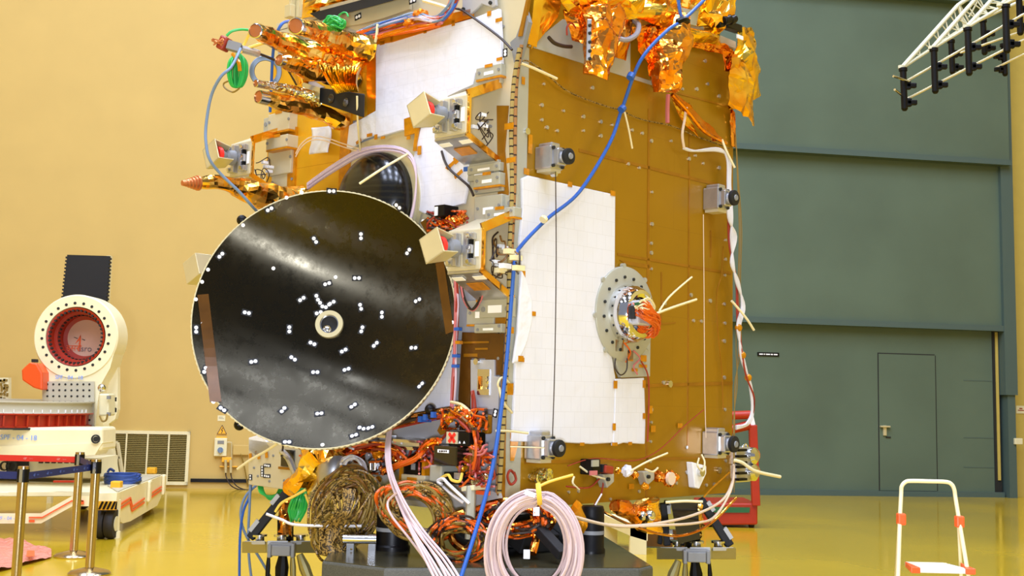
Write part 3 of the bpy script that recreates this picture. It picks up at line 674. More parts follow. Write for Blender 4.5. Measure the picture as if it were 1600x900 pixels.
for (x, y) in [(765, 4), (723, 14), (770, -12)]: disc(L, x, y, 3, .05, .06, mb, 12)
part('bolt', mb, 'gap_dark')
part('edge_film', poly(L, [(823, -6), (827, -6), (815, 56), (809, 57)], .03, .02), 'tape_brown')
part('edge_gusset', poly(L, [(797, 66), (806, 58), (821, 16), (826, 34), (816, 74), (809, 98), (803, 98)], .02, .03), 'grey_mid')
mb = MB()
for (x, y) in [(575, 24), (592, 18), (582, 22), (610, 20), (628, 10), (785, 41), (783, 84), (780, 60), (760, 190), (765, 197), (640, 260), (650, 215), (560, 228), (546, 262), (590, 205), (785, 310), (640, 300), (645, 330), (628, 705), (617, 718), (768, 720), (778, 560), (702, 690)]: disc(L, x, y, 2.6, .01, .02, mb, 8)
part('fastener', mb, 'grey_mid')
# white blankets of the left face
bL = part('thermal_blanket', poly(L, [(587, 70), (612, 66), (690, 42), (740, 28), (779, 13), (782, 60), (783, 102), (742, 114), (738, 132), (700, 150), (680, 185), (660, 195), (633, 204), (628, 203), (600, 211), (586, 215), (587, 140)], .045, .025), 'blanket_left', bev=.008, label='large white thermal blanket with taped edges')
for (x, y, w, h) in [(708, 36, 5, 9), (664, 48, 5, 8), (764, 21, 6, 8), (779, 31, 10, 6), (780, 92, 9, 5), (612, 61, 5, 8), (597, 67, 8, 6), (587, 214, 5, 8), (598, 215, 7, 4), (577, 211, 9, 5)]: tape(L, x, y, w, h, .05, bL)
part('thermal_blanket', poly(L, [(648, 232), (657, 197), (672, 194), (700, 222), (733, 258), (728, 300), (724, 318), (662, 334), (640, 322), (642, 268)], .04, .025), 'blanket_left', bev=.008, label='white blanket patch beside the dark dome')
part('thermal_blanket', poly(L, [(541, 230), (545, 196), (560, 188), (588, 172), (588, 210), (565, 218), (548, 232)], .04, .02), 'blanket_cloth', bev=.005)
part('thermal_blanket', MB().grid(lambda u, v: L(487 + 29 * u - 2 * v + 2 * math.sin(v * 5), 200 - 3 * u + 41 * v, .06 + .025 * math.sin(u * 5 + v * 3)), 10, 12, True), 'blanket_cloth', solid=.008, label='small white cloth patch on the amber panel')
part('thermal_blanket', poly(L, [(690, 540), (709, 528), (707, 575), (703, 636), (640, 648), (600, 660), (600, 600)], .03, .02), 'blanket_left', bev=.006, label='white blanket behind the dish rim')
part('thermal_blanket', poly(L, [(388, 684), (408, 678), (424, 700), (416, 714), (400, 712), (388, 704)], .05, .02), 'blanket_cloth', bev=.006)
for (x, y, w, h, r_) in [(400, 709, 4, 9, .3), (416, 707, 4, 10, .1), (560, 221, 9, 5, .4), (712, 250, 6, 12, .5), (700, 262, 8, 6, -.4), (716, 272, 14, 6, .5), (704, 258, 14, 6, .5), (640, 190, 6, 12, 0), (655, 235, 6, 14, 0), (638, 215, 6, 6, 0)]:
    tape(L, x, y, w, h, .05, None, r_)
part('tape_patch', poly(L, [(631, 186), (660, 176), (662, 192), (655, 196), (650, 225), (650, 236), (645, 236), (648, 208), (632, 213)], .052, .01), 'tape_amber')
mb = MB(); mb.tube([L(x, y, .055) for x, y in [(690, 236), (695, 252), (703, 265), (720, 280), (733, 292), (740, 306)]], .007, 6, sub=5); part('sense_wire', mb, 'dark_wire')
# dark dome (wound radome) on its ring plate
pc = L(597, 318, .02); Rr = 79 / ppm(pc)
prof = [(Rr * 1.0, 0), (Rr * 1.0, .04)] + [(Rr * math.cos(a), .04 + Rr * .62 * math.sin(a)) for a in [i * math.pi / 2 / 14 for i in range(1, 15)]]
dm = part('radome', MB().lathe(pc, NL, prof, 56), 'film_wound', label='dark glossy wound dome')
part('dome_ring', MB().lathe(pc, NL, [(Rr * 1.18, 0), (Rr * 1.18, .03), (Rr * 1.0, .03), (Rr * 1.0, 0)], 56), 'alodine', dm)
mb = MB(); mb.tube([L(562, 287, .5), L(600, 262, .42), L(638, 240, .1)], .007, 6, sub=4); part('cable_tie', mb, 'tie_cream')
# mauve cable arc above the dome
mb = MB()
for i in range(7):
    j = i * 2.1
    mb.tube([L(x, y + (j - 4) * f_, .09 + .01 * (i % 3)) for x, y, f_ in [(480, 290, .8), (500, 275, .8), (530, 255, .9), (560, 238, .9), (590, 231, .7), (620, 232, .7), (640, 242, .7), (649, 262, .9), (650, 290, .9), (646, 322, .9), (640, 345, .6)]], .0052, 6, sub=6)
part('antenna_cables', mb, 'lilac_cable')
mb = MB()
for j in (0, 5): mb.tube([L(x, y + j, .1) for x, y in [(462, 240), (470, 226), (482, 216), (497, 213), (515, 217), (535, 224), (560, 232)]], .0042, 6, sub=5)
part('antenna_cables', mb, 'cream_cable')
mb = MB(); mb.tube([L(558, 150, .36), L(559, 190, .3), L(563, 236, .1)], .006, 6, sub=4); part('cable_tie', mb, 'tie_cream')
# ---------------------------------------------------------------- thruster brackets
def bracket(x, yt, yb, rt, rb, pr_, wpx, cov=True, label=None, boxy=True, roll=-.42):
    """x: rear right pixel; yt,yb: front plate top/bottom at its right edge; rt,rb rear top/bottom"""
    o = pr_; rtp, rbp = L(x, rt, .01), L(x, rb, .01)
    ftp = L(x, rt, .01); # same lateral coordinate, moved out
    lat = (rtp - C0).dot(EL); wid = wpx / ppm(L(x, rt, o)) / abs(EL.dot(RC))
    def pt(l, z, off): return C0 + EL * l + UP * z + NL * off
    # find heights of the front plate at that lateral coordinate
    def zat(ypix):
        # project lateral coordinate: search z so that image y matches
        lo, hi = 0, HB
        for _ in range(40):
            mid = (lo + hi) / 2; q = pt(lat, mid, o) - CAM; yy = PY - F * q.dot(UC) / q.dot(FW)
            if yy > ypix: lo = mid
            else: hi = mid
        return lo
    zt, zb = zat(yt), zat(yb); zrt, zrb = (rtp - C0).z, (rbp - C0).z; t = .014
    q = lambda off, a, b: [pt(lat, a, off), pt(lat + wid, a, off), pt(lat + wid, b, off), pt(lat, b, off)]
    fp = part('thruster_bracket', MB().hexa(q(o, zb, zt), q(o - t, zb, zt)), 'panel_beige', bev=.008, label=label)
    mb = MB().hexa([pt(lat, zt, o - .004), pt(lat + wid, zt, o - .004), pt(lat + wid, zrt, .02), pt(lat, zrt, .02)], [pt(lat, zt - t, o - .004), pt(lat + wid, zt - t, o - .004), pt(lat + wid, zrt - t, .02), pt(lat, zrt - t, .02)]); part('upper_web', mb, 'panel_beige', fp, bev=.003)
    mb = MB().hexa([pt(lat, zb, o - .004), pt(lat + wid, zb, o - .004), pt(lat + wid, zrb, .02), pt(lat, zrb, .02)], [pt(lat, zb - t, o - .004), pt(lat + wid, zb - t, o - .004), pt(lat + wid, zrb - t, .02), pt(lat, zrb - t, .02)]); part('lower_web', mb, 'aluminium', fp, bev=.003)
    # amber taped edges on the camera side
    mb = MB(); mb.bar(pt(lat - .004, zt, o), pt(lat - .004, zrt, .02), .012, .05, UP); mb.bar(pt(lat - .004, zb, o), pt(lat - .004, zrb, .02), .012, .03, UP); mb.bar(pt(lat - .004, zb, o - .012), pt(lat - .004, zt, o - .012), .028, .012, NL)
    part('edge_tape', mb, 'foil_gold', fp)
    # tabs against the panel
    mb = MB()
    for (z, s) in ((zrt, 1), (zrb, -1)): mb.box(pt(lat + wid * .42, z + s * .05, .025), EL, NL, UP, wid * .5, .012, .05)
    part('mount_tab', mb, 'panel_strip', fp, bev=.004)
    mb = MB()
    for (z, s) in ((zrt, 1), (zrb, -1)): mb.box(pt(lat + wid * .45, z + s * .055, .038), EL, NL, UP, wid * .2, .002, .02)
    for dl in (.2, .75): mb.box(pt(lat + wid * dl, zb - .012 - .02, o - .06), EL, UP, NL, wid * .14, .002, .012) if 0 else None
    part('label_sticker', mb, 'label_white', fp)
    mb = MB()
    for (z, s) in ((zrt, 1), (zrb, -1)):
        for dl in (.08, .8): mb.lathe(pt(lat + wid * dl, z + s * .055, .037), NL, [(0, 0), (.014, 0), (.014, .006), (0, .006)], 10)
    part('bolt', mb, 'grey_mid', fp)
    # stickers on the sloping lower web
    mb = MB(); dv = (pt(lat, zrb, .02) - pt(lat, zb, o)).normalized(); nn = dv.cross(EL).normalized(); nn = nn if nn.z < 0 else -nn
    base = pt(lat, zb, o) - UP * .0
    for (a, b, wl_, hl_) in ((.16, .05, .16, .016), (.78, .05, .16, .016)): mb.box(base + EL * (wid * a) + dv * b + nn * .016, EL, dv, nn, wid * wl_, hl_, .002)
    part('label_sticker', mb, 'label_white', fp)
    mb = MB(); mb.box(base + EL * (wid * .47) + dv * .13 + nn * .016, EL, dv, nn, wid * .24, .035, .002); part('tape_patch', mb, 'tape_amber', fp)
    # mount frame with bolts
    zc = (zt + zb) / 2; hh = (zt - zb) / 2; lc = lat + wid * .52
    mb = MB()
    for dl in (-.30, .02): mb.box(pt(lc + wid * (dl + .1), zc, o + .018), EL, NL, UP, wid * .06, .018, hh * .82)
    mb.box(pt(lc, zc, o + .014), EL, NL, UP, wid * .34, .014, hh * .22)
    for sx in (-1, 1):
        for sz in (-1, 1): mb.box(pt(lc + wid * .3 * sx, zc + hh * .62 * sz, o + .016), EL, NL, UP, wid * .1, .016, hh * .16)
    part('mount_frame', mb, 'aluminium', fp, bev=.004)
    mb = MB(); mb.box(pt(lat + wid * .28, zc, o + .012), EL, NL, UP, wid * .075, .012, hh * .5); part('valve_slot', mb, 'black_plastic', fp)
    mb = MB(); mb.box(pt(lat + wid * .1, zc, o + .002), EL, NL, UP, wid * .05, .003, hh * .36); part('label_sticker', mb, 'label_white', fp)
    mb = MB()
    for sx in (-1, 1):
        for sz in (-1, 0.1, 1): mb.lathe(pt(lc + wid * .3 * sx, zc + hh * .62 * sz, o + .034), NL, [(0, 0), (.012, 0), (.012, .01), (0, .01)], 8)
    part('bolt', mb, 'steel_bright', fp)
    # nozzle and its square protective hood
    a = pt(lc + wid * .12, zc + hh * .05, o + .03)
    mb = MB(); mb.lathe(a, NL, [(0, 0), (.05, 0), (.045, .05), (.028, .06), (.045, .1), (.04, .1), (.02, .07), (0, .09)], 20); part('nozzle', mb, 'grey_mid', fp)
    mb = MB(); mb.lathe(a + NL * .105, NL, [(0, 0), (.056, 0), (.056, .03), (0, .03)], 20); part('nozzle_plug', mb, 'red_bright', fp)
    ux = EL * math.cos(roll) + UP * math.sin(roll); uz = -EL * math.sin(roll) + UP * math.cos(roll); s_ = .064; ln = .17
    cq = lambda off, k: [a + NL * off + ux * (i * s_ * k) + uz * (j * s_ * k) for i, j in ((-1, -1), (1, -1), (1, 1), (-1, 1))]
    q0, q1 = cq(.04, .8), cq(ln, 1.12); tk = .008
    mb = MB(); mb.hexa(cq(ln, 1.12), cq(ln - tk, 1.12))
    for i in (0, 1, 2):   # closed sides; the side towards the body edge stays open
        p = [q0[i], q0[(i + 1) % 4], q1[(i + 1) % 4], q1[i]]; c_ = (q0[0] + q0[2] + q1[0] + q1[2]) / 4
        mm = sum(p, V((0, 0, 0))) / 4; inn = (c_ - mm).normalized() * tk
        mb.hexa(p, [v + inn for v in p])
    part('protective_hood', mb, 'alodine', fp, bev=.002)
    # electrical pigtails behind the plate
    mb = MB(); rr = random.Random(int(x))
    for i in range(4):
        c = pt(lat - .01 + rr.uniform(0, .05), zc - hh * rr.uniform(-.2, 1.2), .08 + rr.uniform(0, .1))
        mb.tube([c + V((rr.uniform(-.05, .05), rr.uniform(-.05, .05), rr.uniform(-.06, .06))) for _ in range(5)], .0032, 5, sub=5)
    part('pigtail_wire', mb, 'dark_wire', fp)
    mb = MB()
    for i in range(4): mb.box(pt(lat + rr.uniform(.0, .06), zc - hh * rr.uniform(-.5, 1.3), .06 + rr.uniform(0, .1)), EL, NL, UP, .012, .02, .009)
    part('inline_connector', mb, 'white_plastic', fp)
    return fp
bracket(783, 147, 208, 131, 250, .27, 54, label='upper thruster bracket beside the corner')
bracket(806, 356, 421, 334, 466, .27, 56, label='lower thruster bracket beside the corner')
bracket(446, 219, 272, 203, 305, .27, 42, label='thruster bracket at the far end of the left side')
# hood of a fourth thruster seen behind the dish
a = L(345, 425, .3); mb = MB(); cc = P(311, 421, 7.75)
ux, uy, uz = EL * .9 + UP * -.4, UP * .9 + EL * .4, NL
mb.box(cc, ux.normalized(), NL, ux.normalized().cross(NL), .075, .06, .075); th4 = part('protective_hood', mb, 'alodine', bev=.004)
mb = MB(); mb.box(cc - NL * .07 - UP * .03, ux.normalized(), NL, ux.normalized().cross(NL), .06, .02, .04); part('nozzle_plug', mb, 'red_bright', th4)
mb = MB(); mb.bar(cc - NL * .08, L(402, 424, .02), .05, .05); part('support_arm', mb, 'aluminium', th4)
# ---------------------------------------------------------------- plates with white labels in the column beside the corner
def plate(x, y, w, h, o, lab=True, mt='panel_strip', rim=True):
    pl = part('mounting_plate', fbox(L, x, y, w, h, .01, o), mt, bev=.005)
    if lab: part('label_sticker', fbox(L, x, y + h * .1, w * .36, h * .26, o, o + .003), 'label_white', pl)
    mb = MB()
    for sx in (-.38, .38): disc(L, x + w * sx, y - h * .05 - sx * 8, 2.4, o, o + .006, mb, 10)
    part('bolt', mb, 'grey_mid', pl)
    if rim: part('edge_tape', fbox(L, x, y + h * .5 + 1, w, 3, .01, o + .002), 'tape_amber', pl); part('edge_tape', fbox(L, x, y - h * .5, w * .3, 5, o, o + .004), 'tape_amber', pl)
    return pl
plate(763, 112, 40, 19, .05); plate(760, 127, 44, 10, .03, rim=False)
plate(755, 263, 52, 14, .05, rim=False); plate(760, 281, 42, 20, .06); plate(762, 296, 48, 10, .03, False, rim=False)
plate(762, 325, 44, 40, .06, rim=False); plate(780, 333, 46, 16, .07)
plate(750, 488, 44, 38, .03); plate(762, 513, 44, 14, .045, rim=False)
plate(435, 190, 40, 30, .08, False, 'panel_beige'); plate(432, 222, 40, 20, .1, False, 'panel_beige'); plate(436, 250, 44, 46, .05, False, 'panel_beige', False)
plate(440, 285, 40, 50, .03, False, 'panel_beige', False)
part('blue_tag', fbox(L, 728, 264, 8, 7, .04, .047), 'blue_cable')
part('film_patch', poly(L, [(722, 519), (786, 521), (783, 575), (784, 586), (760, 586), (758, 560), (735, 560), (734, 640), (718, 660), (716, 620)], .018, .01), 'tape_dark')
part('film_patch', poly(L, [(776, 165), (794, 165), (788, 235), (794, 300), (790, 325), (778, 325)], .018, .01), 'tape_brown')
part('film_patch', poly(L, [(775, 485), (790, 485), (786, 520), (770, 520)], .019, .01), 'tape_brown')
sp = part('sensor_plate', poly(L, [(735, 562), (772, 562), (772, 588), (780, 588), (778, 640), (735, 640)], .03, .02), 'panel_grey', bev=.003)
part('sensor_cover', fbox(L, 755, 597, 19, 40, .03, .038), 'steel_bright', sp)
for (x, t_) in ((749, 0), (761, 1)): part('reflective_strip', fbox(L, x, 598, 4, 20, .038, .045), 'foil_copper' if t_ == 0 else 'foil_silver', sp)
mb = MB(); disc(L, 743, 565, 5, .03, .05, mb); part('connector', mb, 'steel_bright', sp)
mb = MB(); disc(L, 745, 516, 5, .02, .03, mb); part('port_hole', mb, 'gap_dark')
for (x, y, w, h) in [(735, 555, 22, 5), (752, 545, 20, 3), (736, 535, 56, 3)]: part('kapton_tape', fbox(L, x, y, w, h, .02, .024), 'tape_brown')
# laced harnesses running down the corner
mb = MB(); mb.tube([L(x, y, .05) for x, y in [(812, 75), (803, 130), (799, 200), (800, 260), (800, 310), (796, 400), (795, 500), (790, 600), (784, 700), (780, 770)]], .0125, 8, sub=6); part('corner_harness', mb, 'laced_harness')
mb = MB(); mb.tube([L(x, y, .04) for x, y in [(815, 70), (807, 130), (805, 200), (804, 290), (799, 400), (795, 470), (790, 560), (783, 660), (776, 780)]], .010, 8, sub=6); part('corner_harness', mb, 'laced_orange')
part('corner_film', poly(R, [(799, 180), (803, 180), (792, 560), (786, 790), (780, 790), (790, 560)], .008, .004), 'tape_brown')
part('corner_film', poly(R, [(784, 590), (792, 590), (789, 795), (779, 795)], .012, .004), 'tape_brown')
for (x, y, w, h) in [(795, 197, 14, 10), (798, 250, 14, 8), (797, 608, 9, 18)]: tape(L, x, y, w, h, .075)
mb = MB(); mb.tube([R(782, 610, .08), R(778, 600, .09), R(784, 590, .1), R(795, 598, .08), R(800, 615, .05)], .006, 6, sub=5); part('cable_tie', mb, 'tie_cream')
mb = MB(); mb.tube([R(780, 605, .09), R(786, 628, .09), R(800, 645, .05)], .007, 6, sub=5); part('cable_tie', mb, 'tie_cream')
mb = MB(); mb.tube([R(776, 673, .1), R(800, 674, .06), R(825, 677, .06)], .007, 6, sub=5); part('cable_tie', mb, 'tie_cream')
mb = MB(); mb.tube([R(797, 698, .05), R(830, 699, .1), R(850, 700, .18)], .004, 6, sub=5); part('cable_tie', mb, 'tie_cream')
mb = MB(); mb.tube([R(803, 740, .02), R(797, 735, .03), R(793, 745, .03), R(798, 757, .03), R(806, 750, .03), R(803, 738, .03)], .007, 6, sub=5); part('sense_wire', mb, 'red_wire')
part('tape_patch', poly(R, [(798, 676), (812, 680), (808, 700), (803, 720), (798, 720)], .012, .004), 'tape_amber')
# pink and red harness behind the dish rim, and one down the column
def bundle(name, face, pts, n, spread, r, mts, parent=None, o=(.03, .08), seed=1, sub=5):
    rr = random.Random(seed)
    for k, mt in enumerate(mts):
        mb = MB()
        for i in range(n):
            dx, dy = rr.gauss(0, spread), rr.gauss(0, spread)
            mb.tube([face(x + dx + rr.gauss(0, spread * .5), y + dy + rr.gauss(0, spread * .5), rr.uniform(*o)) for x, y in pts], r, 5, sub=sub)
        part(name, mb, mt, parent)
bundle('wire_harness', L, [(712, 430), (713, 480), (711, 520), (710, 560), (709, 600), (706, 640)], 4, 1.6, .006, ['pink_wire', 'red_wire', 'lilac_cable'], seed=5)
bundle('wire_harness', L, [(720, 440), (726, 470), (738, 485), (750, 470), (754, 460)], 2, 1, .006, ['dark_wire', 'pink_wire'], seed=6)
bundle('wire_harness', L, [(738, 610), (740, 640), (737, 680), (742, 720), (752, 740)], 3, 2, .006, ['pink_wire', 'red_wire'], seed=7)
for (x, y) in [(713, 514), (710, 556), (709, 572), (714, 535)]: part('harness_clip', fbox(L, x, y, 8, 5, .06, .085), 'tape_amber' if y % 2 else 'blue_cable')
# ================================================================== DISH
Dc = P(505, 493.5, 6.72)
view = (CAM - Dc).normalized()
hx = view.cross(UP).normalized() * -1            # camera-right seen from here
hx = UP.cross(view).normalized(); hy = view.cross(hx).normalized()
tl = math.radians(17); ta = math.radians(128)   # tilt towards upper left of the picture
dirn = hx * math.cos(ta) + hy * math.sin(ta)
ND = (view * math.cos(tl) + dirn * math.sin(tl)).normalized()
RD = 206.5 / ppm(Dc); DD = .21
DX = (UP - ND * UP.dot(ND)).normalized(); DY = ND.cross(DX)
MD = Matrix((DX, DY, ND)).transposed().to_4x4(); MD.translation = Dc - ND * DD
VX = Dc - ND * DD
def dz(r): return DD * (r / RD) ** 2
mb = MB(); rs = [.075 * RD + (RD - .075 * RD) * i / 26 for i in range(27)]
prof = [(r, dz(r)) for r in rs] + [(RD, dz(RD) - .012)] + [(r, dz(r) - .03) for r in reversed(rs)]
mb.lathe(VX, ND, [(r, h) for r, h in reversed(prof)], 128, ref=DX)
DISH = obj('dish_antenna', mb, 'carbon_dish', SC, M=MD, label='round dark carbon fibre dish with white dots', sharp=60)
mb = MB(); mb.lathe(VX, ND, [(RD - .002, DD + .001), (RD + .004, DD + .001), (RD + .004, DD - .05), (RD - .002, DD - .05), (RD - .002, DD + .001)], 160, ref=DX)
rim = obj('rim_band', mb, 'alodine', DISH)
mb = MB()
for i in range(150):
    a = 2 * math.pi * i / 150; d = DX * math.cos(a) + DY * math.sin(a)
    mb.box(VX + d * (RD + .005) + ND * (DD - .012), d, d.cross(ND), ND, .002, .009, .008)
obj('rim_perforation', mb, 'tie_cream', rim)
fr = .079 * RD * 1.32
mb = MB(); mb.lathe(VX, ND, [(fr * .7, .0), (fr * .7, .022), (fr * 1.03, .022), (fr * 1.06, .0)], 48); FLg = obj('feed_flange', mb, 'alodine', DISH)
mb = MB(); mb.lathe(VX - ND * .1, ND, [(0, 0), (fr * .68, 0.0), (fr * .69, .11), (fr * .62, .11), (fr * .5, .03), (fr * .2, .05), (0, .055)], 40); obj('feed_horn', mb, 'chrome', DISH)
mb = MB(); c = VX - ND * .02 + DX * (-fr * .32) + DY * (fr * .22); mb.ball(c - ND * .01, fr * .42, 20); obj('feed_tip', mb, 'steel_bright', FLg)
def dpt(x, y, off=.002):
    d = ray(x, y).normalized(); t = (Dc - CAM).dot(ND) / d.dot(ND); p = CAM + d * t
    for _ in range(40):
        q = p - VX; r2 = (q - ND * q.dot(ND)).length; h = q.dot(ND) - dz(r2) - off
        p = p + d * (h / max(.3, -d.dot(ND))) * .7
    q = p - VX; rad = q - ND * q.dot(ND); r2 = rad.length
    n = (ND - rad.normalized() * (2 * DD * r2 / RD ** 2)).normalized()
    return p, n
dots = [(487, 38, 2, 0), (289, 96, 2, .5), (392, 43, 1, 0), (343, 59, 1, 0), (699, 87, 2, -.7), (581, 182, 2, 1.57), (434, 195, 2, -1), (732, 231, 2, 1), (133, 243, 2, .8), (92, 289, 1, 0), (73, 328, 1, 0), (53, 384, 1, 0), (500, 313, 1, 0), (568, 316, 2, 0), (473, 334, 2, .3), (392, 383, 2, .6), (441, 379, 2, -1.2), (454, 401, 2, -1), (474, 405, 2, .7), (488, 395, 2, .5), (446, 427, 2, .3), (580, 408, 2, -1.3), (648, 433, 2, 1.57), (762, 387, 2, .5), (841, 352, 2, 1.6), (859, 277, 1, 0), (867, 458, 2, 0), (216, 427, 2, -.2), (352, 480, 2, 1.57), (584, 480, 2, 1.3), (426, 525, 2, -.4), (526, 548, 2, .5), (627, 528, 2, .8), (749, 539, 2, 0), (75, 462, 1, 0), (54, 481, 2, 1.57), (93, 557, 1, 0), (82, 610, 2, 1.2), (103, 640, 1, 0), (109, 712, 1, 0), (138, 735, 2, -.6), (237, 583, 2, .2), (364, 573, 2, -.6), (435, 617, 2, 0), (535, 608, 2, .3), (332, 737, 2, .9), (448, 749, 2, .1), (556, 724, 2, .6), (583, 796, 2, -.3), (611, 794, 2, .3), (559, 819, 2, .3), (345, 840, 2, 0), (458, 849, 1, 0), (772, 658, 2, .8), (204, 147, 1, 0), (780, 134, 1, 0), (788, 147, 1, 0), (301, 285, 1, 0)]
for (x, y, n, a) in dots:
    px, py = 280 + x * .4889, 280 + y * .4889; mb = MB()
    for s in ((-1, 1) if n == 2 else (0,)):
        p, nn = dpt(px + s * 3.3 * math.cos(a), py - s * 3.3 * math.sin(a)); mb.lathe(p, nn, [(0, -.002), (.0105, -.002), (.0105, .002), (0, .002)], 12)
    mb.cur = 1; p, nn = dpt(px, py); 
    if n == 2:
        t = hx * math.cos(a) + hy * math.sin(a); t = (t - nn * t.dot(nn)).normalized(); mb.box(p - nn * .0005, t, nn.cross(t), nn, .029, .017, .001)
    obj('target_marker', mb, ['marker_white', 'black_matt'], DISH)
def dstrip(pts, w):
    mb = MB(); vs = []; n = len(pts)
    cen = [dpt(x, y, .0035) for x, y in pts]
    for i, (p, nn) in enumerate(cen):
        t = (cen[min(i + 1, n - 1)][0] - cen[max(i - 1, 0)][0]).normalized(); s = t.cross(nn).normalized() * w / 2
        vs += [p - s, p + s]
    mb.add(vs, [(2 * i, 2 * i + 1, 2 * i + 3, 2 * i + 2) for i in range(n - 1)]); return mb
ip = lambda a, b, n: [(a[0] + (b[0] - a[0]) * i / n, a[1] + (b[1] - a[1]) * i / n) for i in range(n + 1)]
for (a, b, w) in [((317, 460), (337, 628), .062), ((687, 410), (703, 520), .055), ((662, 344), (678, 372), .05)]:
    obj('tape_strip', dstrip(ip(a, b, 12), w), 'tape_dark', DISH, solid=.0015)
# back structure: hub, struts and gimbal
mb = MB(); mb.lathe(VX - ND * .02, -ND, [(.0, 0), (.28, -.02), (.26, .1), (.1, .16), (.1, .36), (0, .36)], 28); obj('back_hub', mb, 'black_matt', DISH)
gx = L(590, 470, .02); mb = MB(); mb.bar(VX - ND * .3, gx, .12, .12); mb.box(gx + NL * .03, EL, NL, UP, .16, .06, .16); obj('gimbal_arm', mb, 'aluminium', DISH, bev=.01)
for (x, y, d) in [(374, 664, 1), (378, 344, 0), (672, 640, 1)]:
    p, nn = dpt(x + (6 if d else 2) * (1 if x < 500 else -1), y - (6 if d and y > 400 else 0)); mb = MB(); q = P(x, y, (p - CAM).y + .05)
    mb.bar(p - ND * .05, q, .03, .03); mb.ball(q, .03, 10); obj('edge_clamp', mb, 'black_plastic', DISH)
for (x, y) in [(666, 345), (702, 330), (632, 350)]: pass
# ================================================================== FOIL WORK
def crumple(p, s, amp, seed=0.0):
    a = noise.noise_vector(p * s + V((seed, seed * .7, 3.1)))
    d, _ = noise.voronoi(p * (s * 1.3) + V((seed, 0, 0)))
    return a * amp + a.normalized() * (d[1] - d[0]) * amp * .9 if a.length > 1e-6 else a
def foil_tube(name, pts, rfn, mt, seed, amp=.02, seg=14, nl=26, parent=None, freq=9, label=None, ramp=(1, 1)):
    sp_ = spline(pts, max(4, nl // (len(pts) - 1))); mb = MB().tube(sp_, 1, seg, True, rfn=rfn)
    N_ = len(sp_) * seg; tt = lambda i: (i // seg) / (len(sp_) - 1) if i < N_ else (0 if i < N_ + seg else 1)
    mb.v = [v + crumple(v, freq, amp * (ramp[0] + (ramp[1] - ramp[0]) * tt(i)), seed) for i, v in enumerate(mb.v)]
    tri = MB(); tri.v = mb.v
    for f in mb.f:
        if len(f) == 4:
            a, b, c, d = f
            for t in ([(a, b, c), (a, c, d)] if rnd.random() < .5 else [(a, b, d), (b, c, d)]): tri.f.append(t); tri.sm.append(False); tri.mi.append(0)
        else: tri.f.append(f); tri.sm.append(False); tri.mi.append(0)
    return part(name, tri, mt, parent, label=label)
def foil_quad(name, q, mt, seed, nu=12, nv=12, amp=.03, freq=7, parent=None, bulge=0, n=None, edge=0.0, label=None):
    q = [V(p) for p in q]; n = n or NR
    def fn(u, v):
        jag = edge * noise.noise(V((u * 6, seed, 0))) if v > .99 else 0
        v2 = v + jag; p = q[0] * (1 - u) * (1 - v2) + q[1] * u * (1 - v2) + q[2] * u * v2 + q[3] * (1 - u) * v2
        p = p + n * (bulge * math.sin(math.pi * u) * math.sin(math.pi * min(1, v * .9 + .05)))
        c = crumple(p, freq, amp, seed); return p + n * abs(c.dot(n)) * 1.2 + (c - n * c.dot(n)) * .6
    return part(name, MB().grid(fn, nu, nv), mt, parent, solid=.004, label=label)
def wrapped(tip, tipo, base, baseo, rt, rb, mt='foil_gold', seed=1, amp=.022, cap=True, mid=None, capm='copper_disc', label=None):
    a, b = L(*tip, tipo), L(*base, baseo); pts = [a] + ([L(*m_) for m_ in mid] if mid else [a.lerp(b, .5)]) + [b]
    r0, r1 = rt / ppm(a), rb / ppm(b)
    o = foil_tube('wrapped_thruster', pts, lambda t: r0 + (r1 - r0) * t, mt, seed, amp, label=label, ramp=(.25, 1.1))
    if cap:
        d = (a - pts[1]).normalized(); mb = MB().lathe(a + d * .01, d, [(r0 * 1.02, -.05), (r0 * 1.02, .01), (r0 * .9, .012), (r0 * .86, -.01), (0, -.012)], 24)
        part('end_ring', mb, 'steel_bright', o)
        mb = MB().lathe(a + d * .004, d, [(0, 0), (r0 * .88, 0), (r0 * .86, .012), (0, .014)], 24); part('end_cap', mb, capm, o)
    return o
wrapped((401, 49), .9, (560, 118), .1, 11.5, 30, 'foil_gold', 1, .03, mid=[(440, 66, .6), (490, 85, .35), (525, 100, .2)])
wrapped((464, 41), .78, (580, 75), .08, 13, 22, 'foil_gold', 2, .022, mid=[(505, 52, .45), (535, 64, .25)])
wrapped((440, 95), .65, (560, 128), .1, 9, 22, 'foil_gold', 3, .03, mid=[(470, 103, .5), (510, 115, .3)])
wrapped((408, 152), .7, (540, 192), .1, 10.5, 16, 'foil_gold', 4, .025, mid=[(440, 160, .55), (490, 172, .3)])
wrapped((404, 131), .72, (500, 156), .3, 6, 10, 'foil_silver', 5, .008, mid=[(450, 140, .5)])
o = wrapped((308, 286), .85, (478, 312), .12, 9, 22, 'foil_gold', 6, .03, cap=False, mid=[(345, 285, .7), (390, 298, .5), (430, 310, .3)], label='long gold foil wrapped thruster with coiled copper tip')
a = L(309, 286, .85); d = (a - L(345, 286, .7)).normalized(); r = 12 / ppm(a)
mb = MB()
for i in range(5): mb.lathe(a + d * (i * .018), d, [(r * (1 - i * .13) - .012, -.01), (r * (1 - i * .13), -.006), (r * (1 - i * .13), .006), (r * (1 - i * .13) - .012, .01)], 24)
mb.lathe(a, d, [(r * .8, 0), (r * .35, .1), (0, .1)], 20); part('coiled_tip', mb, 'copper_disc', o)
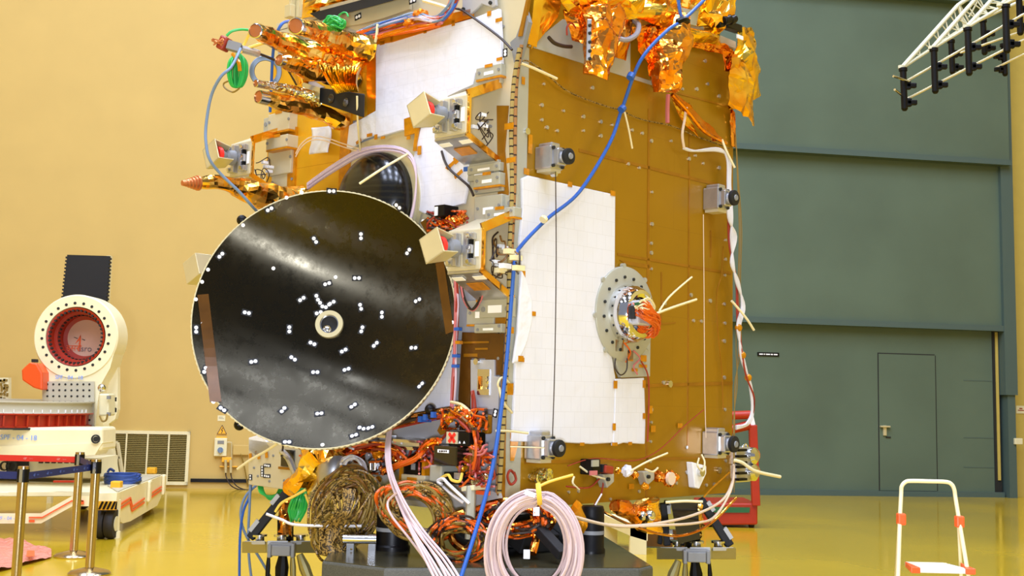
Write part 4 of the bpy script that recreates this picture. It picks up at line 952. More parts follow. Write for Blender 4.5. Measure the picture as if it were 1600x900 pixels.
# crumpled foil clumps between the tubes
for i, (x, y, r_, o_, mt) in enumerate([(520, 108, 22, .25, 'foil_gold'), (545, 80, 20, .16, 'foil_copper'), (470, 116, 14, .35, 'foil_gold'), (520, 186, 14, .12, 'foil_gold'), (556, 66, 13, .1, 'foil_copper')]):
    p = L(x, y, o_); k = r_ / ppm(p)
    foil_tube('foil_wrap', [p - V((k, 0, -k * .3)), p, p + V((k, 0, -k * .5))], lambda t, k=k: k * (.55 + .5 * math.sin(math.pi * t)), mt, 20 + i, k * .35, seg=12, nl=12, freq=14)
# pleated foil fan above the black bracket
mb = MB(); ap = L(534, 147, .2)
def fan(u, v):
    k_ = int(u * 28 + .5); x = 497 + 67 * u; y = 99 + 6 * u + (2 if k_ % 3 else -2); top = L(x, y, .40 + (.03 if k_ % 2 else 0) - .08 * u)
    b = L(526 + 34 * u, 147 - 8 * u * (1 - u) - 3 * u, .40 - .06 * u + (.008 if k_ % 2 else 0)); return top.lerp(b, v) + NL * (.02 * math.sin(math.pi * v))
part('foil_fan', MB().grid(fan, 28, 3, True), 'foil_yellow', solid=.004)
br = part('sensor_bracket', MB().hexa([L(500, 137, .34), L(570, 147, .34), L(569, 184, .34), L(499, 160, .34)], [L(500, 137, .12), L(570, 147, .12), L(569, 184, .12), L(499, 160, .12)]), 'black_matt', bev=.006, label='black open sensor bracket with two round holes')
mb = MB(); disc(L, 517, 154, 7.5, .33, .345, mb, 24); disc(L, 540, 160, 7, .33, .345, mb, 24); part('hole', mb, 'black_gloss', br)
part('bracket_end', MB().hexa([L(472, 128, .36), L(500, 137, .36), L(499, 160, .36), L(474, 152, .36)], [L(472, 128, .2), L(500, 137, .2), L(499, 160, .2), L(474, 152, .2)]), 'steel_bright', br)
part('bracket_flap', poly(L, [(476, 119), (507, 136), (497, 138), (475, 134)], .3, .01), 'white_plastic', br)
# grey loop and foil pipes at the far upper edge
c = L(415, 112, .3); mb = MB(); k = 24 / ppm(c)
mb.lathe(c, (CAM - c), [(k, -.03), (k * 1.05, 0), (k, .03), (k * .74, .03), (k * .7, 0), (k * .74, -.03), (k, -.03)], 36); part('ring_bracket', mb, 'grey_blue_cable')
mb = MB(); c = L(352, 69, .9); mb.bar(L(345, 66, .9), L(356, 71, .88), .07, .08); sb = part('star_probe', mb, 'red_wire', bev=.01)
mb = MB(); mb.bar(L(355, 70, .88), L(376, 76, .82), .05, .05); part('probe_body', mb, 'grey_mid', sb)
mb = MB(); mb.cyl(L(376, 76, .82), L(404, 84, .7), .022, 10); part('probe_tube', mb, 'aluminium', sb)
mb = MB(); mb.tube([L(404, 84, .7), L(420, 90, .6), L(445, 103, .4), L(463, 132, .2)], .008, 6, sub=5); part('probe_lead', mb, 'dark_wire', sb)
mb = MB()
for i in range(7): mb.tube([L(345 + rr.uniform(-4, 4), 66 + rr.uniform(-6, 6), .92) for _ in range(4)] + [L(336 + rr.uniform(-6, 2), 66 + rr.uniform(-9, 9), .95)], .005, 5, sub=4)
part('probe_tuft', mb, 'copper_disc', sb)
# deck-top foil on the left
foil_quad('deck_foil', [L(450, 34, .06), L(540, 18, .05), L(640, -12, .05), L(470, -10, .05)], 'foil_gold', 31, 18, 8, .035, n=NL)
foil_quad('deck_foil', [L(480, 12, .1), L(620, -22, .1), L(640, -60, -.1), L(500, -40, -.1)], 'foil_yellow', 33, 16, 8, .03, n=NL)
mb = MB(); mb.bar(L(456, 30, .3), L(460, -10, .3), .05, .03); mb.bar(L(466, 28, .28), L(469, -12, .28), .035, .03); mb.box(L(453, 18, .32), EL, NL, UP, .03, .02, .04); part('hinge_post', mb, 'alodine', bev=.004)
# wire harness along the upper edge of the left face, over amber film
part('film_wrap', poly(L, [(565, 48), (600, 38), (650, 26), (690, 24), (735, 14), (735, 27), (690, 42), (612, 66), (585, 70), (566, 66)], .05, .03), 'film_amber')
bundle('wire_harness', L, [(563, 52), (590, 44), (620, 34), (650, 27), (680, 33), (700, 20), (712, -4)], 5, 2.6, .008, ['lilac_cable', 'blue_cable', 'orange_wire', 'red_wire', 'grey_blue_cable'], o=(.08, .12), seed=11)
bundle('wire_harness', L, [(566, 62), (600, 54), (640, 44), (670, 40), (690, 34)], 4, 2.2, .009, ['film_amber', 'orange_wire', 'pink_wire'], o=(.08, .12), seed=12)
part('harness_shield', foilball(L, 658, 22, 12, .09, 4.4, .6), 'film_amber')
part('harness_shield', foilball(L, 640, 36, 10, .1, 6.4, .7), 'film_amber')
mb = MB(); mb.tube([L(662, 1, .1), L(690, 9, .1), L(706, 15, .1)], .012, 6, sub=4); part('cable_tie', mb, 'tie_cream')
mb = MB(); mb.tube([L(590, 38, .12), L(588, 58, .12), L(583, 76, .1)], .009, 6, sub=4); part('cable_tie', mb, 'tie_cream')
mb = MB(); mb.tube([L(x, y, .06) for x, y in [(706, 12), (722, 16), (740, 28), (765, 46), (785, 62), (800, 78)]], .007, 6, sub=5); part('sense_wire', mb, 'dark_wire')
bundle('green_wire_tuft', L, [(508, 40), (515, 32), (525, 30), (535, 36), (533, 42), (520, 40)], 12, 2.6, .006, ['green_wire'], o=(.3, .36), seed=13)
mb = MB(); mb.tube([L(x, y, .3) for x, y in [(520, 38), (528, 26), (535, 20), (541, 20), (544, 26)]], .005, 6, sub=5); part('green_wire_tuft', mb, 'green_wire')
# film wrapped pieces right of the clump
part('film_strip', poly(L, [(572, 78), (590, 70), (588, 186), (574, 188)], .035, .006), 'film_amber')
# ---- foil along the top of the right face
foil_quad('edge_foil', [R(838, -20, .06), R(886, -26, .05), R(871, 28, .04), R(828, 78, .04)], 'foil_yellow', 41, 5, 7, .012, freq=4, label='smooth yellow foil flap at the corner')
foil_quad('edge_foil', [R(836, -12, .1), R(850, -12, .1), R(838, 74, .08), R(824, 68, .08)], 'foil_yellow', 42, 2, 6, .004, freq=5)
foil_quad('edge_foil', [R(855, -30, .1), R(1000, -10, .1), R(985, 27, .08), R(888, 18, .08)], 'foil_yellow', 43, 16, 8, .035, bulge=.1)
foil_quad('edge_foil', [R(960, -10, .1), R(1075, 10, .08), R(1060, 45, .08), R(965, 30, .1)], 'foil_yellow', 44, 14, 8, .03, bulge=.1)
foil_quad('edge_foil', [R(890, 0, .14), R(960, -8, .14), R(955, 26, .12), R(905, 16, .12)], 'foil_brown', 46, 10, 6, .04)
foil_quad('film_sheet', [R(880, 18, .05), R(935, 28, .06), R(915, 82, .04), R(892, 62, .04)], 'foil_brown', 45, 10, 10, .03, bulge=.05)
foil_quad('film_sheet', [R(905, 30, .1), R(965, 28, .12), R(945, 92, .12), R(920, 86, .1)], 'foil_copper', 47, 10, 12, .035, bulge=.08)
foil_tube('hanging_wrap', [R(930, 20, .14), R(932, 50, .16), R(930, 85, .16), R(928, 118, .14)], lambda t: .10 - .03 * t, 'foil_copper', 51, .03, nl=20)
foil_tube('hanging_wrap', [R(958, 20, .16), R(952, 50, .18), R(944, 90, .17), R(940, 116, .15)], lambda t: .07 - .02 * t, 'foil_copper', 52, .025, nl=20)
foil_quad('film_sheet', [R(955, 30, .06), R(985, 30, .1), R(978, 96, .06), R(952, 86, .06)], 'foil_brown', 53, 8, 10, .03, bulge=.05)
mb = MB(); mb.tube([R(966, 60, .14), R(980, 62, .16), R(994, 54, .16), R(998, 40, .14), R(990, 32, .08)], .016, 8, sub=5); part('film_duct', mb, 'duct_film')
mb = MB(); mb.bar(R(921, 30, .22), R(919, 95, .2), .026, .012); part('connector_rail', mb, 'aluminium', bev=.004)
mb = MB()
for y in (40, 52, 66, 80, 92): mb.lathe(R(920.5, y, .228), NR, [(0, 0), (.010, 0), (.009, .012), (0, .012)], 10)
part('connector_pin', mb, 'gap_dark')
mb = MB(); mb.tube([R(x, y, .05) for x, y in [(857, 58), (866, 67), (880, 72), (893, 73)]], .011, 6, sub=5); part('sense_wire', mb, 'dark_wire')
mb = MB(); mb.tube([R(x, y, .08) for x, y in [(886, 55), (886, 42), (893, 36), (900, 44)]], .005, 6, sub=5); part('sense_wire', mb, 'red_wire')
foil_quad('film_sheet', [R(985, 40, .08), R(1062, 40, .08), R(1035, 130, .05), R(1012, 118, .04)], 'foil_copper', 54, 14, 16, .03, bulge=.03)
foil_tube('hanging_wrap', [R(1055, 42, .12), R(1048, 65, .15), R(1042, 100, .14), R(1042, 140, .12)], lambda t: .12 - .03 * t * t, 'foil_copper', 55, .03, nl=24)
foil_quad('film_sheet', [R(1068, 44, .08), R(1122, 50, .08), R(1125, 70, .06), R(1070, 64, .06)], 'foil_yellow', 56, 12, 5, .02, bulge=.07)
foil_quad('film_sheet', [R(1070, 62, .05), R(1128, 68, .05), R(1160, 92, .05), R(1080, 74, .03)], 'foil_copper', 57, 14, 6, .02)
foil_quad('hanging_foil', [R(1148, 42, .1), R(1172, 44, .02), R(1186, 150, .0), R(1136, 172, .05)], 'foil_yellow', 58, 12, 20, .035, bulge=.08, edge=.06, label='yellow foil sheet hanging over the far edge')
foil_quad('hanging_foil', [R(1140, 90, .14), R(1172, 100, .08), R(1177, 192, .04), R(1137, 165, .08)], 'foil_gold', 59, 10, 14, .04, bulge=.06, edge=.1)
foil_quad('hanging_foil', [R(1128, 80, .1), R(1150, 85, .1), R(1146, 112, .08), R(1130, 110, .08)], 'foil_copper', 60, 8, 8, .03)
for i, (x, y, r_, mt) in enumerate([(1112, 22, 26, 'foil_gold'), (1104, 8, 22, 'foil_yellow'), (1125, 2, 24, 'foil_gold'), (1085, -6, 24, 'foil_gold'), (1020, 2, 22, 'foil_brown'), (1050, 0, 18, 'foil_gold'), (985, 8, 20, 'foil_yellow')]):
    p = R(x, y, .1); k = r_ / ppm(p)
    foil_tube('foil_wrap', [p - ER * k, p, p + ER * k], lambda t, k=k: k * (.5 + .55 * math.sin(math.pi * t)), mt, 70 + i, k * .4, seg=12, nl=12, freq=13)
part('top_cover', poly(R, [(1050, 8), (1092, 18), (1088, 40), (1052, 32)], .12, .05), 'panel_strip')
mb = MB(); mb.bar(R(1131, 38, .12), R(1154, 46, .1), .06, .05); mb.cyl(R(1130, 33, .18), R(1140, 30, .18), .03, 14); mb.cyl(R(1140, 33, .18), R(1148, 29, .18), .028, 14); mb.cyl(R(1121, 38, .16), R(1130, 36, .16), .026, 14); part('camera_unit', mb, 'black_plastic', bev=.006)
part('unit_label', fbox(R, 1157, 58, 11, 6, .14, .15), 'label_white')
mb = MB(); mb.box(S(WR + .1, .2, R(1185, 118).z - C0.z), ER, NR, UP, .05, .05, .05); mb.cyl(S(WR + .02, .1, R(1183, 118).z - C0.z), S(WR + .2, .1, R(1183, 118).z - C0.z), .03); part('corner_connector', mb, 'aluminium', bev=.006)
# twisted brown film ribbon running down the upper right
foil_quad('film_ribbon', [R(1050, 145, .06), R(1062, 150, .06), R(1132, 222, .04), R(1112, 222, .04)], 'foil_brown', 62, 5, 20, .02)
foil_quad('film_ribbon', [R(1046, 148, .03), R(1062, 160, .03), R(1092, 215, .03), R(1068, 196, .02)], 'foil_yellow', 63, 5, 14, .012)
mb = MB(); mb.tube([R(1050, 148, .08), R(1075, 175, .08), R(1100, 205, .07), R(1135, 224, .05)], .012, 6, sub=6); part('film_ribbon', mb, 'foil_copper')
foil_quad('film_ribbon', [R(1140, 172, .02), R(1148, 176, .02), R(1148, 232, .01), R(1141, 228, .01)], 'foil_copper', 64, 4, 12, .015)
# ================================================================== LOWER LEFT FACE: ELECTRONICS
lp = part('lower_plate', poly(L, [(388, 686), (440, 694), (520, 706), (520, 772), (450, 766), (388, 757)], .05, .04), 'panel_beige', bev=.004, label='beige lower corner plate with dotted markers')
def dotrow(pts, o, parent):
    mb = MB(); mb.cur = 0
    for (x, y) in pts: mb.box(L(x, y, o), EL, NL, UP, .0055, .0015, .0055)
    mb.cur = 1; xs = [p[0] for p in pts]; ys = [p[1] for p in pts]
    q = [(min(xs) - 2.4, min(ys) - 2.4), (max(xs) + 2.4, min(ys) - 2.2), (max(xs) + 2.4, max(ys) + 2.4), (min(xs) - 2.4, max(ys) + 2.2)]
    mb.slab([L(x, y, o - .001) for x, y in q], NL, .002); obj('coded_marker', mb, ['marker_white', 'black_matt'], parent)
dotrow([(409.5, 730), (409.5, 734.5), (409.5, 739), (409.5, 743)], .055, lp); dotrow([(414, 727), (417, 727.5), (420, 728)], .055, lp); dotrow([(413.5, 743.5), (416.5, 744), (419.5, 744.5)], .055, lp); dotrow([(391, 743.5), (391, 748)], .055, lp)
mb = MB()
for (x, y) in [(396, 731), (402, 744), (426, 712), (443, 751), (420, 752)]: disc(L, x, y, 2, .04, .056, mb, 8)
part('bolt', mb, 'grey_mid', lp)
for (x, y) in [(391, 713), (404, 713), (416, 711)]: tape(L, x, y, 5, 9, .06, lp, .2)
part('dark_recess', fbox(L, 449, 716, 24, 26, .05, .06), 'black_gloss')
part('amber_edge', fbox(L, 447, 732, 30, 4, .05, .064), 'tape_brown')
foil_tube('foil_tail', [L(528, 690, .2), L(505, 712, .24), L(482, 738, .26), L(462, 768, .22)], lambda t: .10 - .035 * t, 'foil_gold', 81, .035, nl=26, label='crumpled gold foil tail below the dish')
foil_quad('foil_tail', [L(478, 692, .14), L(530, 692, .16), L(492, 735, .2), L(464, 745, .2)], 'foil_gold', 82, 10, 10, .03, n=NL, bulge=.06)
foil_tube('foil_tail', [L(540, 690, .16), L(520, 712, .2), L(500, 735, .2)], lambda t: .07, 'foil_brown', 83, .02, nl=16)
mb = MB(); mb.tube([L(x, y, .1) for x, y in [(440, 705), (450, 715), (457, 730), (462, 742)]], .02, 8, sub=5); part('grey_duct', mb, 'aluminium')
# grey shelf plate and its boxes
part('equipment_shelf', poly(L, [(560, 706), (640, 712), (700, 740), (775, 770), (782, 797), (712, 792), (640, 764), (560, 748)], .05, .04), 'panel_grey')
part('shelf_rail', MB().hexa([L(575, 689, .16), L(655, 690, .16), L(655, 698, .16), L(575, 697, .16)], [L(575, 689, .05), L(655, 690, .05), L(655, 698, .05), L(575, 697, .05)]), 'alodine', bev=.004)
for (x, y, w, h) in [(632, 689, 40, 4), (628, 700, 36, 5), (570, 688, 12, 12), (596, 682, 14, 4)]: part('foil_pad', fbox(L, x, y, w, h, .1, .18), 'steel_bright')
part('terminal_block', fbox(L, 586, 728, 24, 12, .06, .14), 'aluminium', bev=.006); part('terminal_block', fbox(L, 606, 728, 12, 10, .06, .13), 'aluminium', bev=.006)
mb = MB(); 
for x in (579, 586): mb.cyl(L(x, 722, .15), L(x, 734, .15), .012)
part('terminal_post', mb, 'steel_bright')
blk = part('electronics_box', fbox(L, 695, 712, 38, 30, .06, .22), 'black_gloss', bev=.006, label='black box with white label'); part('label_sticker', fbox(L, 692, 705, 18, 5, .22, .224), 'label_white', blk)
mb = MB()
for (x0, x1) in ((686, 688), (689, 692), (693, 695), (696, 698)): mb.slab([L(x0, 703.6, .2252), L(x1, 703.6, .2252), L(x1, 706.4, .2252), L(x0, 706.4, .2252)], NL, .001)
obj('printing', mb, 'logo_black', blk)
xb = part('electronics_box', fbox(L, 717, 686, 34, 22, .08, .2), 'black_plastic', bev=.004, label='black connector box with red cross sticker'); part('cross_card', fbox(L, 706, 684, 18, 18, .2, .206), 'panel_beige', xb)
mb = MB(); c = L(706, 684, .208)
for s in (-1, 1): mb.box(c, (-EL + UP * s).normalized(), NL, (UP + EL * s).normalized(), .032, .001, .009)
part('cross_mark', mb, 'red_bright', xb)
mb = MB()
for x in (718, 725): mb.slab([L(x - 1.6, 693, .203), L(x + 1.6, 693, .203), L(x, 689, .203)], NL, .002)
part('arrow_mark', mb, 'label_white', xb)
pb = part('electronics_box', fbox(L, 643, 731, 30, 28, .06, .18), 'black_plastic', bev=.004, label='black open connector box in an amber taped tray'); part('tray', fbox(L, 645, 749, 40, 14, .05, .2), 'panel_beige', pb, bev=.004); part('tape_patch', fbox(L, 643, 750, 16, 8, .2, .205), 'tape_amber', pb)
for x in (626, 661): part('edge_tape', fbox(L, x, 736, 5, 28, .05, .19), 'tape_amber', pb)
part('connector_face', fbox(L, 645, 729, 6, 10, .18, .186), 'grey_mid', pb)
gb = part('relay_box', fbox(L, 680, 740, 20, 26, .06, .2), 'panel_strip', bev=.008); part('relay_side', fbox(L, 703, 747, 28, 18, .05, .18), 'black_plastic', gb, bev=.004); part('relay_cap', fbox(L, 714, 744, 10, 10, .18, .2), 'aluminium', gb)
part('label_block', fbox(L, 730, 763, 20, 8, .1, .2, rot=.15), 'cream_paint', bev=.004)
part('orange_tag', fbox(L, 751, 770, 22, 6, .1, .12), 'orange_plastic')
part('clear_tube', MB().tube([L(736, 760, .18), L(735, 800, .2), L(734, 842, .2)], .025, 8, sub=3), 'clear_grey' if 'clear_grey' in MT else 'panel_strip')
part('black_relay', fbox(L, 686, 329, 17, 18, .05, .16), 'black_plastic', bev=.004); part('label_sticker', fbox(L, 681, 330, 5, 14, .16, .164), 'label_white')
for i, (x, y, r) in enumerate([(711, 346, 9), (722, 340, 9), (700, 345, 8), (690, 348, 7)]): part('wrapped_connector', foilball(L, x, y, r, .1, 40 + i), 'foil_copper')
for i, (x, y, r, mt) in enumerate([(701, 652, 9, 'film_amber'), (716, 643, 9, 'foil_copper'), (735, 654, 10, 'foil_copper'), (756, 665, 8, 'tape_dark'), (728, 718, 9, 'film_amber'), (722, 728, 9, 'film_amber'), (745, 700, 10, 'foil_copper'), (740, 712, 7, 'foil_copper'), (660, 712, 7, 'foil_copper'), (664, 726, 8, 'foil_copper'), (560, 715, 10, 'foil_copper'), (545, 700, 9, 'foil_copper'), (620, 716, 8, 'foil_copper'), (590, 708, 9, 'film_amber'), (575, 748, 4, 'film_amber'), (591, 750, 5, 'film_amber'), (595, 732, 4, 'copper_disc'), (614, 733, 5, 'copper_disc'), (758, 745, 7, 'foil_silver'), (742, 752, 8, 'foil_silver'), (765, 735, 6, 'copper_disc')]):
    part('wrapped_connector', foilball(L, x, y, r, .14, 50 + i), mt)
part('tape_patch', poly(L, [(683, 673), (690, 658), (699, 664), (695, 678), (688, 680)], .07, .01), 'tape_brown'); part('tape_patch', fbox(L, 757, 663, 10, 30, .05, .09), 'tape_brown', bev=.01)
def clutter(name, boxpx, n, mts, o, r, seed, knots=5):
    rr = random.Random(seed); x0, y0, x1, y1 = boxpx
    for mt in mts:
        mb = MB()
        for i in range(n):
            x, y = rr.uniform(x0, x1), rr.uniform(y0, y1); dx, dy = rr.uniform(-1, 1) * 14, rr.uniform(-.6, 1) * 10; pts = []
            for k in range(knots):
                pts.append(L(x, y, rr.uniform(*o))); x = min(x1, max(x0, x + dx + rr.uniform(-6, 6))); y = min(y1, max(y0, y + dy + rr.uniform(-6, 6)))
                dx += rr.uniform(-8, 8); dy += rr.uniform(-8, 8)
            mb.tube(pts, r, 5, sub=5)
        part(name, mb, mt)
bundle('wire_harness', L, [(560, 684), (600, 668), (640, 656), (680, 648), (705, 645)], 5, 2.4, .012, ['red_wire', 'foil_brown', 'dark_wire'], o=(.08, .16), seed=21)
for x, y in [(663, 652), (675, 648), (655, 655)]: part('harness_clip', fbox(L, x, y, 5, 9, .1, .18), 'blue_cable')
bundle('wire_harness', L, [(636, 715), (645, 695), (660, 690), (676, 693), (690, 688), (702, 668)], 1, 1, .008, ['red_wire'], o=(.1, .12), seed=22)
bundle('wire_harness', L, [(600, 738), (622, 728), (650, 715), (668, 694), (685, 690)], 5, 2, .009, ['orange_wire', 'foil_copper'], o=(.14, .24), seed=23)
bundle('wire_harness', L, [(540, 712), (560, 704), (590, 700), (615, 706), (628, 720)], 6, 4, .008, ['orange_wire', 'red_wire', 'foil_copper'], o=(.1, .2), seed=24)
bundle('wire_harness', L, [(720, 650), (740, 668), (742, 690), (744, 710), (740, 735)], 6, 4, .008, ['red_wire', 'orange_wire', 'brown_wire'], o=(.1, .2), seed=25)
clutter('wire_harness', (718, 690, 772, 760), 12, ['orange_wire', 'red_wire', 'pink_wire'], (.1, .2), .006, 26)
clutter('wire_harness', (690, 640, 760, 670), 10, ['orange_wire', 'dark_wire', 'foil_copper'], (.1, .2), .007, 27)
clutter('wire_harness', (655, 690, 680, 740), 8, ['pink_wire', 'red_wire', 'orange_wire'], (.08, .2), .006, 28)
clutter('wire_harness', (530, 690, 630, 740), 10, ['orange_wire', 'dark_wire', 'white_cable'], (.06, .18), .006, 29)
clutter('wire_harness', (668, 330, 730, 360), 8, ['orange_wire', 'red_wire', 'dark_wire'], (.06, .16), .006, 30)
clutter('wire_harness', (440, 690, 540, 712), 6, ['orange_wire', 'dark_wire'], (.1, .2), .006, 31)
clutter('wire_harness', (770, 360, 812, 430), 5, ['dark_wire', 'brown_wire'], (.06, .14), .005, 32)
for (x, y) in [(783, 415), (776, 422), (790, 392), (800, 402), (804, 418)]: part('inline_connector', fbox(L, x, y, 8, 8, .1, .16), 'white_plastic' if y % 2 else 'tie_cream')
mb = MB(); mb.tube([L(705, 628, .1), L(720, 632, .12), L(732, 642, .14), L(740, 655, .14)], .009, 6, sub=5); part('cable_tie', mb, 'tie_cream')
mb = MB(); mb.tube([L(688, 748, .22), L(700, 742, .24), L(706, 750, .24), L(718, 752, .24), L(722, 740, .2)], .008, 6, sub=5); part('yellow_lead', mb, 'yellow_wire')
mb = MB(); mb.tube([L(690, 757, .24), L(684, 752, .24), L(692, 748, .24), L(700, 756, .25), L(715, 770, .25), L(733, 787, .22)], .009, 6, sub=5); mb.tube([L(692, 760, .22), L(705, 772, .24), L(724, 786, .22)], .008, 6, sub=5); part('white_lead', mb, 'white_cable')
bundle('white_loop', L, [(536, 726), (540, 718), (553, 714), (566, 724), (570, 740), (566, 752)], 7, 1.6, .008, ['white_cable'], o=(.22, .3), seed=33)
part('cable_sleeve', MB().hexa([L(526, 736, .3), L(533, 725, .3), L(553, 741, .3), L(546, 753, .3)], [L(526, 736, .2), L(533, 725, .2), L(553, 741, .2), L(546, 753, .2)]), 'panel_beige', bev=.01)
part('tape_patch', poly(L, [(526, 737), (533, 727), (537, 731), (530, 742)], .305, .006), 'tape_amber')
part('grey_cup', MB().lathe(L(522, 738, .2), UP, [(0, -.1), (.09, -.1), (.1, 0), (.08, .1), (.06, .12), (0, .12)], 20), 'aluminium')
part('equipment_skirt', poly(L, [(450, 762), (560, 745), (640, 764), (712, 792), (784, 799), (784, 806), (640, 790), (460, 775)], .0, .3), 'panel_grey')
# ================================================================== TABLE, SUPPORTS
ZT_ = .76
tp = [G(x, y, ZT_) for x, y in [(503, 877), (600, 888), (1002, 888.5), (1020, 884), (945, 838), (531, 842)]]
mb = MB().slab(tp, UP, .36)
tb = thing('granite_table', mb, 'granite', 'dark speckled granite table block carrying the spacecraft', 'table', bev=.012)
tc_ = sum(tp, V((0, 0, 0))) / 6
mb = MB().slab([tc_ + (p - tc_) * .985 + UP * .004 for p in tp], UP, .004); obj('polished_top', mb, 'granite_top', tb)
for (x, y) in [(560, 868), (960, 874), (900, 850), (580, 850)]:
    p = G(x, y, ZT_); mb = MB().bx((p.x - .09, p.y - .02, 0), (p.x + .09, p.y + .16, ZT_ - .37)); obj('leg', mb, 'grey_mid', tb)
for i, (x, y, r, lb) in enumerate([(610, 862, 26, 'short black support cylinder on the table under the orange wire coil'), (925, 866, 20, 'black support cylinder on the table right of the white cable coil')]):
    p = G(x, y, ZT_ + .004); k = r / ppm(p); p.y += k
    mb = MB().lathe(p, UP, [(0, 0), (k * 1.1, 0), (k * 1.1, .02), (k, .03), (k, .2 + .03 * i), (k * .9, .22 + .03 * i), (0, .22 + .03 * i)], 32)
    s_ = thing('support_cylinder', mb, 'black_plastic', lb, 'support')
    mb = MB().lathe(p, UP, [(k * 1.005, .1), (k * 1.02, .1), (k * 1.02, .12), (k * 1.005, .12)], 32); obj('band', mb, 'grey_mid', s_)
mb = MB().cyl(G(536, 842, .87), G(588, 843, .87), .022, 16)
sb_ = thing('steel_bar', mb, 'steel_bright', 'bright steel bar held in low blocks on the granite table', 'bar')
for x0 in (540, 574):
    p0 = G(x0, 862, ZT_); mb = MB().bx(tuple(p0), tuple(p0 + V((.045, .06, .09)))); obj('support_block', mb, 'steel_bright', sb_, bev=.004)
# hidden fork beneath the body between the cylinders
for (x, y, d, lb) in [(700, 838, 6.9, 'dark angled strut under the spacecraft behind the coils')]:
    mb = MB(); mb.bar(P(684, 818, 6.9), P(750, 858, 6.6), .07, .05); mb.bar(P(842, 826, 6.5), P(880, 868, 6.3), .06, .05); mb.bar(P(792, 808, 6.9), P(844, 850, 6.7), .26, .1); mb.bar(P(740, 830, 7.0), P(900, 832, 7.0), .16, .16)
    u = thing('under_frame', mb, 'black_matt', lb, 'frame', bev=.006)
    mb = MB()
    for (x0, y0, dd) in [(823, 866, 6.3), (838, 799, 6.45)]: 
        if x0 < 900: mb.box(P(x0, y0, dd), V((1, 0, 0)), V((0, 1, 0)), UP, .016, .006, .022)
    obj('white_tag', mb, 'label_white', u)
# ---- folding support jacks either side
def jack(px, py, d, sx, label, ltop):
    c = P(px, py, d); k = ppm(c); q = lambda x, y, dd=0: P(px + x * sx, py + y, d + dd)
    root = empty('support_jack', (c.x, c.y, 0), label, 'jack')
    mb = MB()
    for (x0, x1, d0, d1) in ((-62, -24, 0, -.16), (-24, 12, -.16, -.16), (12, 62, -.16, 0)):
        mb.hexa([q(x0, -6, d0), q(x1, -6, d1), q(x1, 12, d1), q(x0, 12, d0)], [q(x0, -6, d0 + .03), q(x1, -6, d1 + .03), q(x1, 12, d1 + .03), q(x0, 12, d0 + .03)])
    obj('side_plate', mb, 'plate_olive', root, bev=.004)
    mb = MB()
    for (x0, x1, d0, d1) in ((-58, -26, 0, -.155), (-22, 10, -.165, -.165), (14, 56, -.15, 0)):
        mb.hexa([q(x0, -7, d0 - .01), q(x1, -7, d1 - .01), q(x1, -1, d1 - .01), q(x0, -1, d0 - .01)], [q(x0, -7, d0 + .05), q(x1, -7, d1 + .05), q(x1, -1, d1 + .05), q(x0, -1, d0 + .05)])
    obj('top_edge', mb, 'edge_grey', root, bev=.003)
    mb = MB(); mb.hexa([q(-60, -5, .0), q(60, -5, 0), q(58, -4, .45), q(-58, -4, .45)], [q(-60, -3, .0), q(60, -3, 0), q(58, -2, .45), q(-58, -2, .45)]); obj('base_plate', mb, 'black_plastic', root)
    for (x0, y0, x1, y1, w, dd) in ltop:
        mb = MB(); mb.bar(q(x0, y0, dd), q(x1, y1, dd), w, w * .6); st = obj('strut', mb, 'black_matt', root, bev=.006)
        a, b = q(x0, y0, dd - w * .35), q(x1, y1, dd - w * .35)
        mb = MB()
        for (t0, t1) in ((.05, .25), (.62, .85)): mb.bar(a.lerp(b, t0) - V((sx * w * .45, 0, 0)), a.lerp(b, t1) - V((sx * w * .45, 0, 0)), w * .35, w * .3)
        obj('strut_edge', mb, 'edge_grey', st)
    for (x0, dd) in ((-34, .05), (30, .05), (0, -.02)):
        mb = MB(); mb.cyl(q(x0, -6, dd), q(x0, -16, dd), .028); mb.cyl(q(x0, -14, dd), q(x0, -17, dd), .045); obj('adjuster_screw', mb, 'steel_bright', root)
    mb = MB(); mb.cyl(q(6, -6, .1), q(6, -46, .1), .05, 16); obj('ram', mb, 'black_plastic', root)
    mb = MB(); mb.box(q(0, 8, -.2), V((1, 0, 0)), V((0, 1, 0)), UP, .055, .03, .03); mb.box(q(0, -1, -.19), V((1, 0, 0)), V((0, 1, 0)), UP, .07, .02, .012)
    for s in (-1, 1): mb.box(q(18 * s, 8, -.19), V((1, 0, 0)), V((0, 1, 0)), UP, .012, .03, .04)
    obj('clamp', mb, 'grey_mid', root, bev=.006)
    for (x0, x1, r_) in ((-20, -22, .012), (2, 0, .034), (17, 18, .016), (28, 40, .028)):
        a = q(x0, 14, -.1); b = P(px + x1 * sx, py + 46, d - .1); t = a.z / (a.z - b.z); e = a + (b - a) * t
        mb = MB().tube([a, a.lerp(e, .12), a.lerp(e, .5), e], 1, 10, rfn=lambda t, r_=r_: r_ * (.7 + .5 * math.sin(math.pi * min(1, t * 1.4)))); obj('leg', mb, 'black_plastic' if x0 in (2, -20) else 'plate_olive', root)
    return root
j1 = jack(440, 852, 7.6, 1, 'grey and black support jack standing left of the granite table', [(8, -82, -48, -12, .085, .1), (16, -78, 12, -12, .06, .16)])
mb = MB(); a, b = P(451, 775, 7.7), P(446, 838, 7.65); foil_pts = [a, a.lerp(b, .5), b]
def _loose(name, pts, rfn, mt, seed, amp, root, **k):
    return foil_tube(name, pts, rfn, mt, seed, amp, parent=root, **k)
_loose('foil_sleeve', foil_pts, lambda t: .045, 'foil_brown', 91, .02, j1, nl=20)
j2 = jack(1088, 862, 7.7, -1, 'grey and black support jack standing right of the granite table', [(-6, -82, -52, -10, .085, .1), (46, -80, 58, -12, .05, .2), (52, -76, 46, -10, .07, .05), (24, -70, 22, -10, .06, .2)])
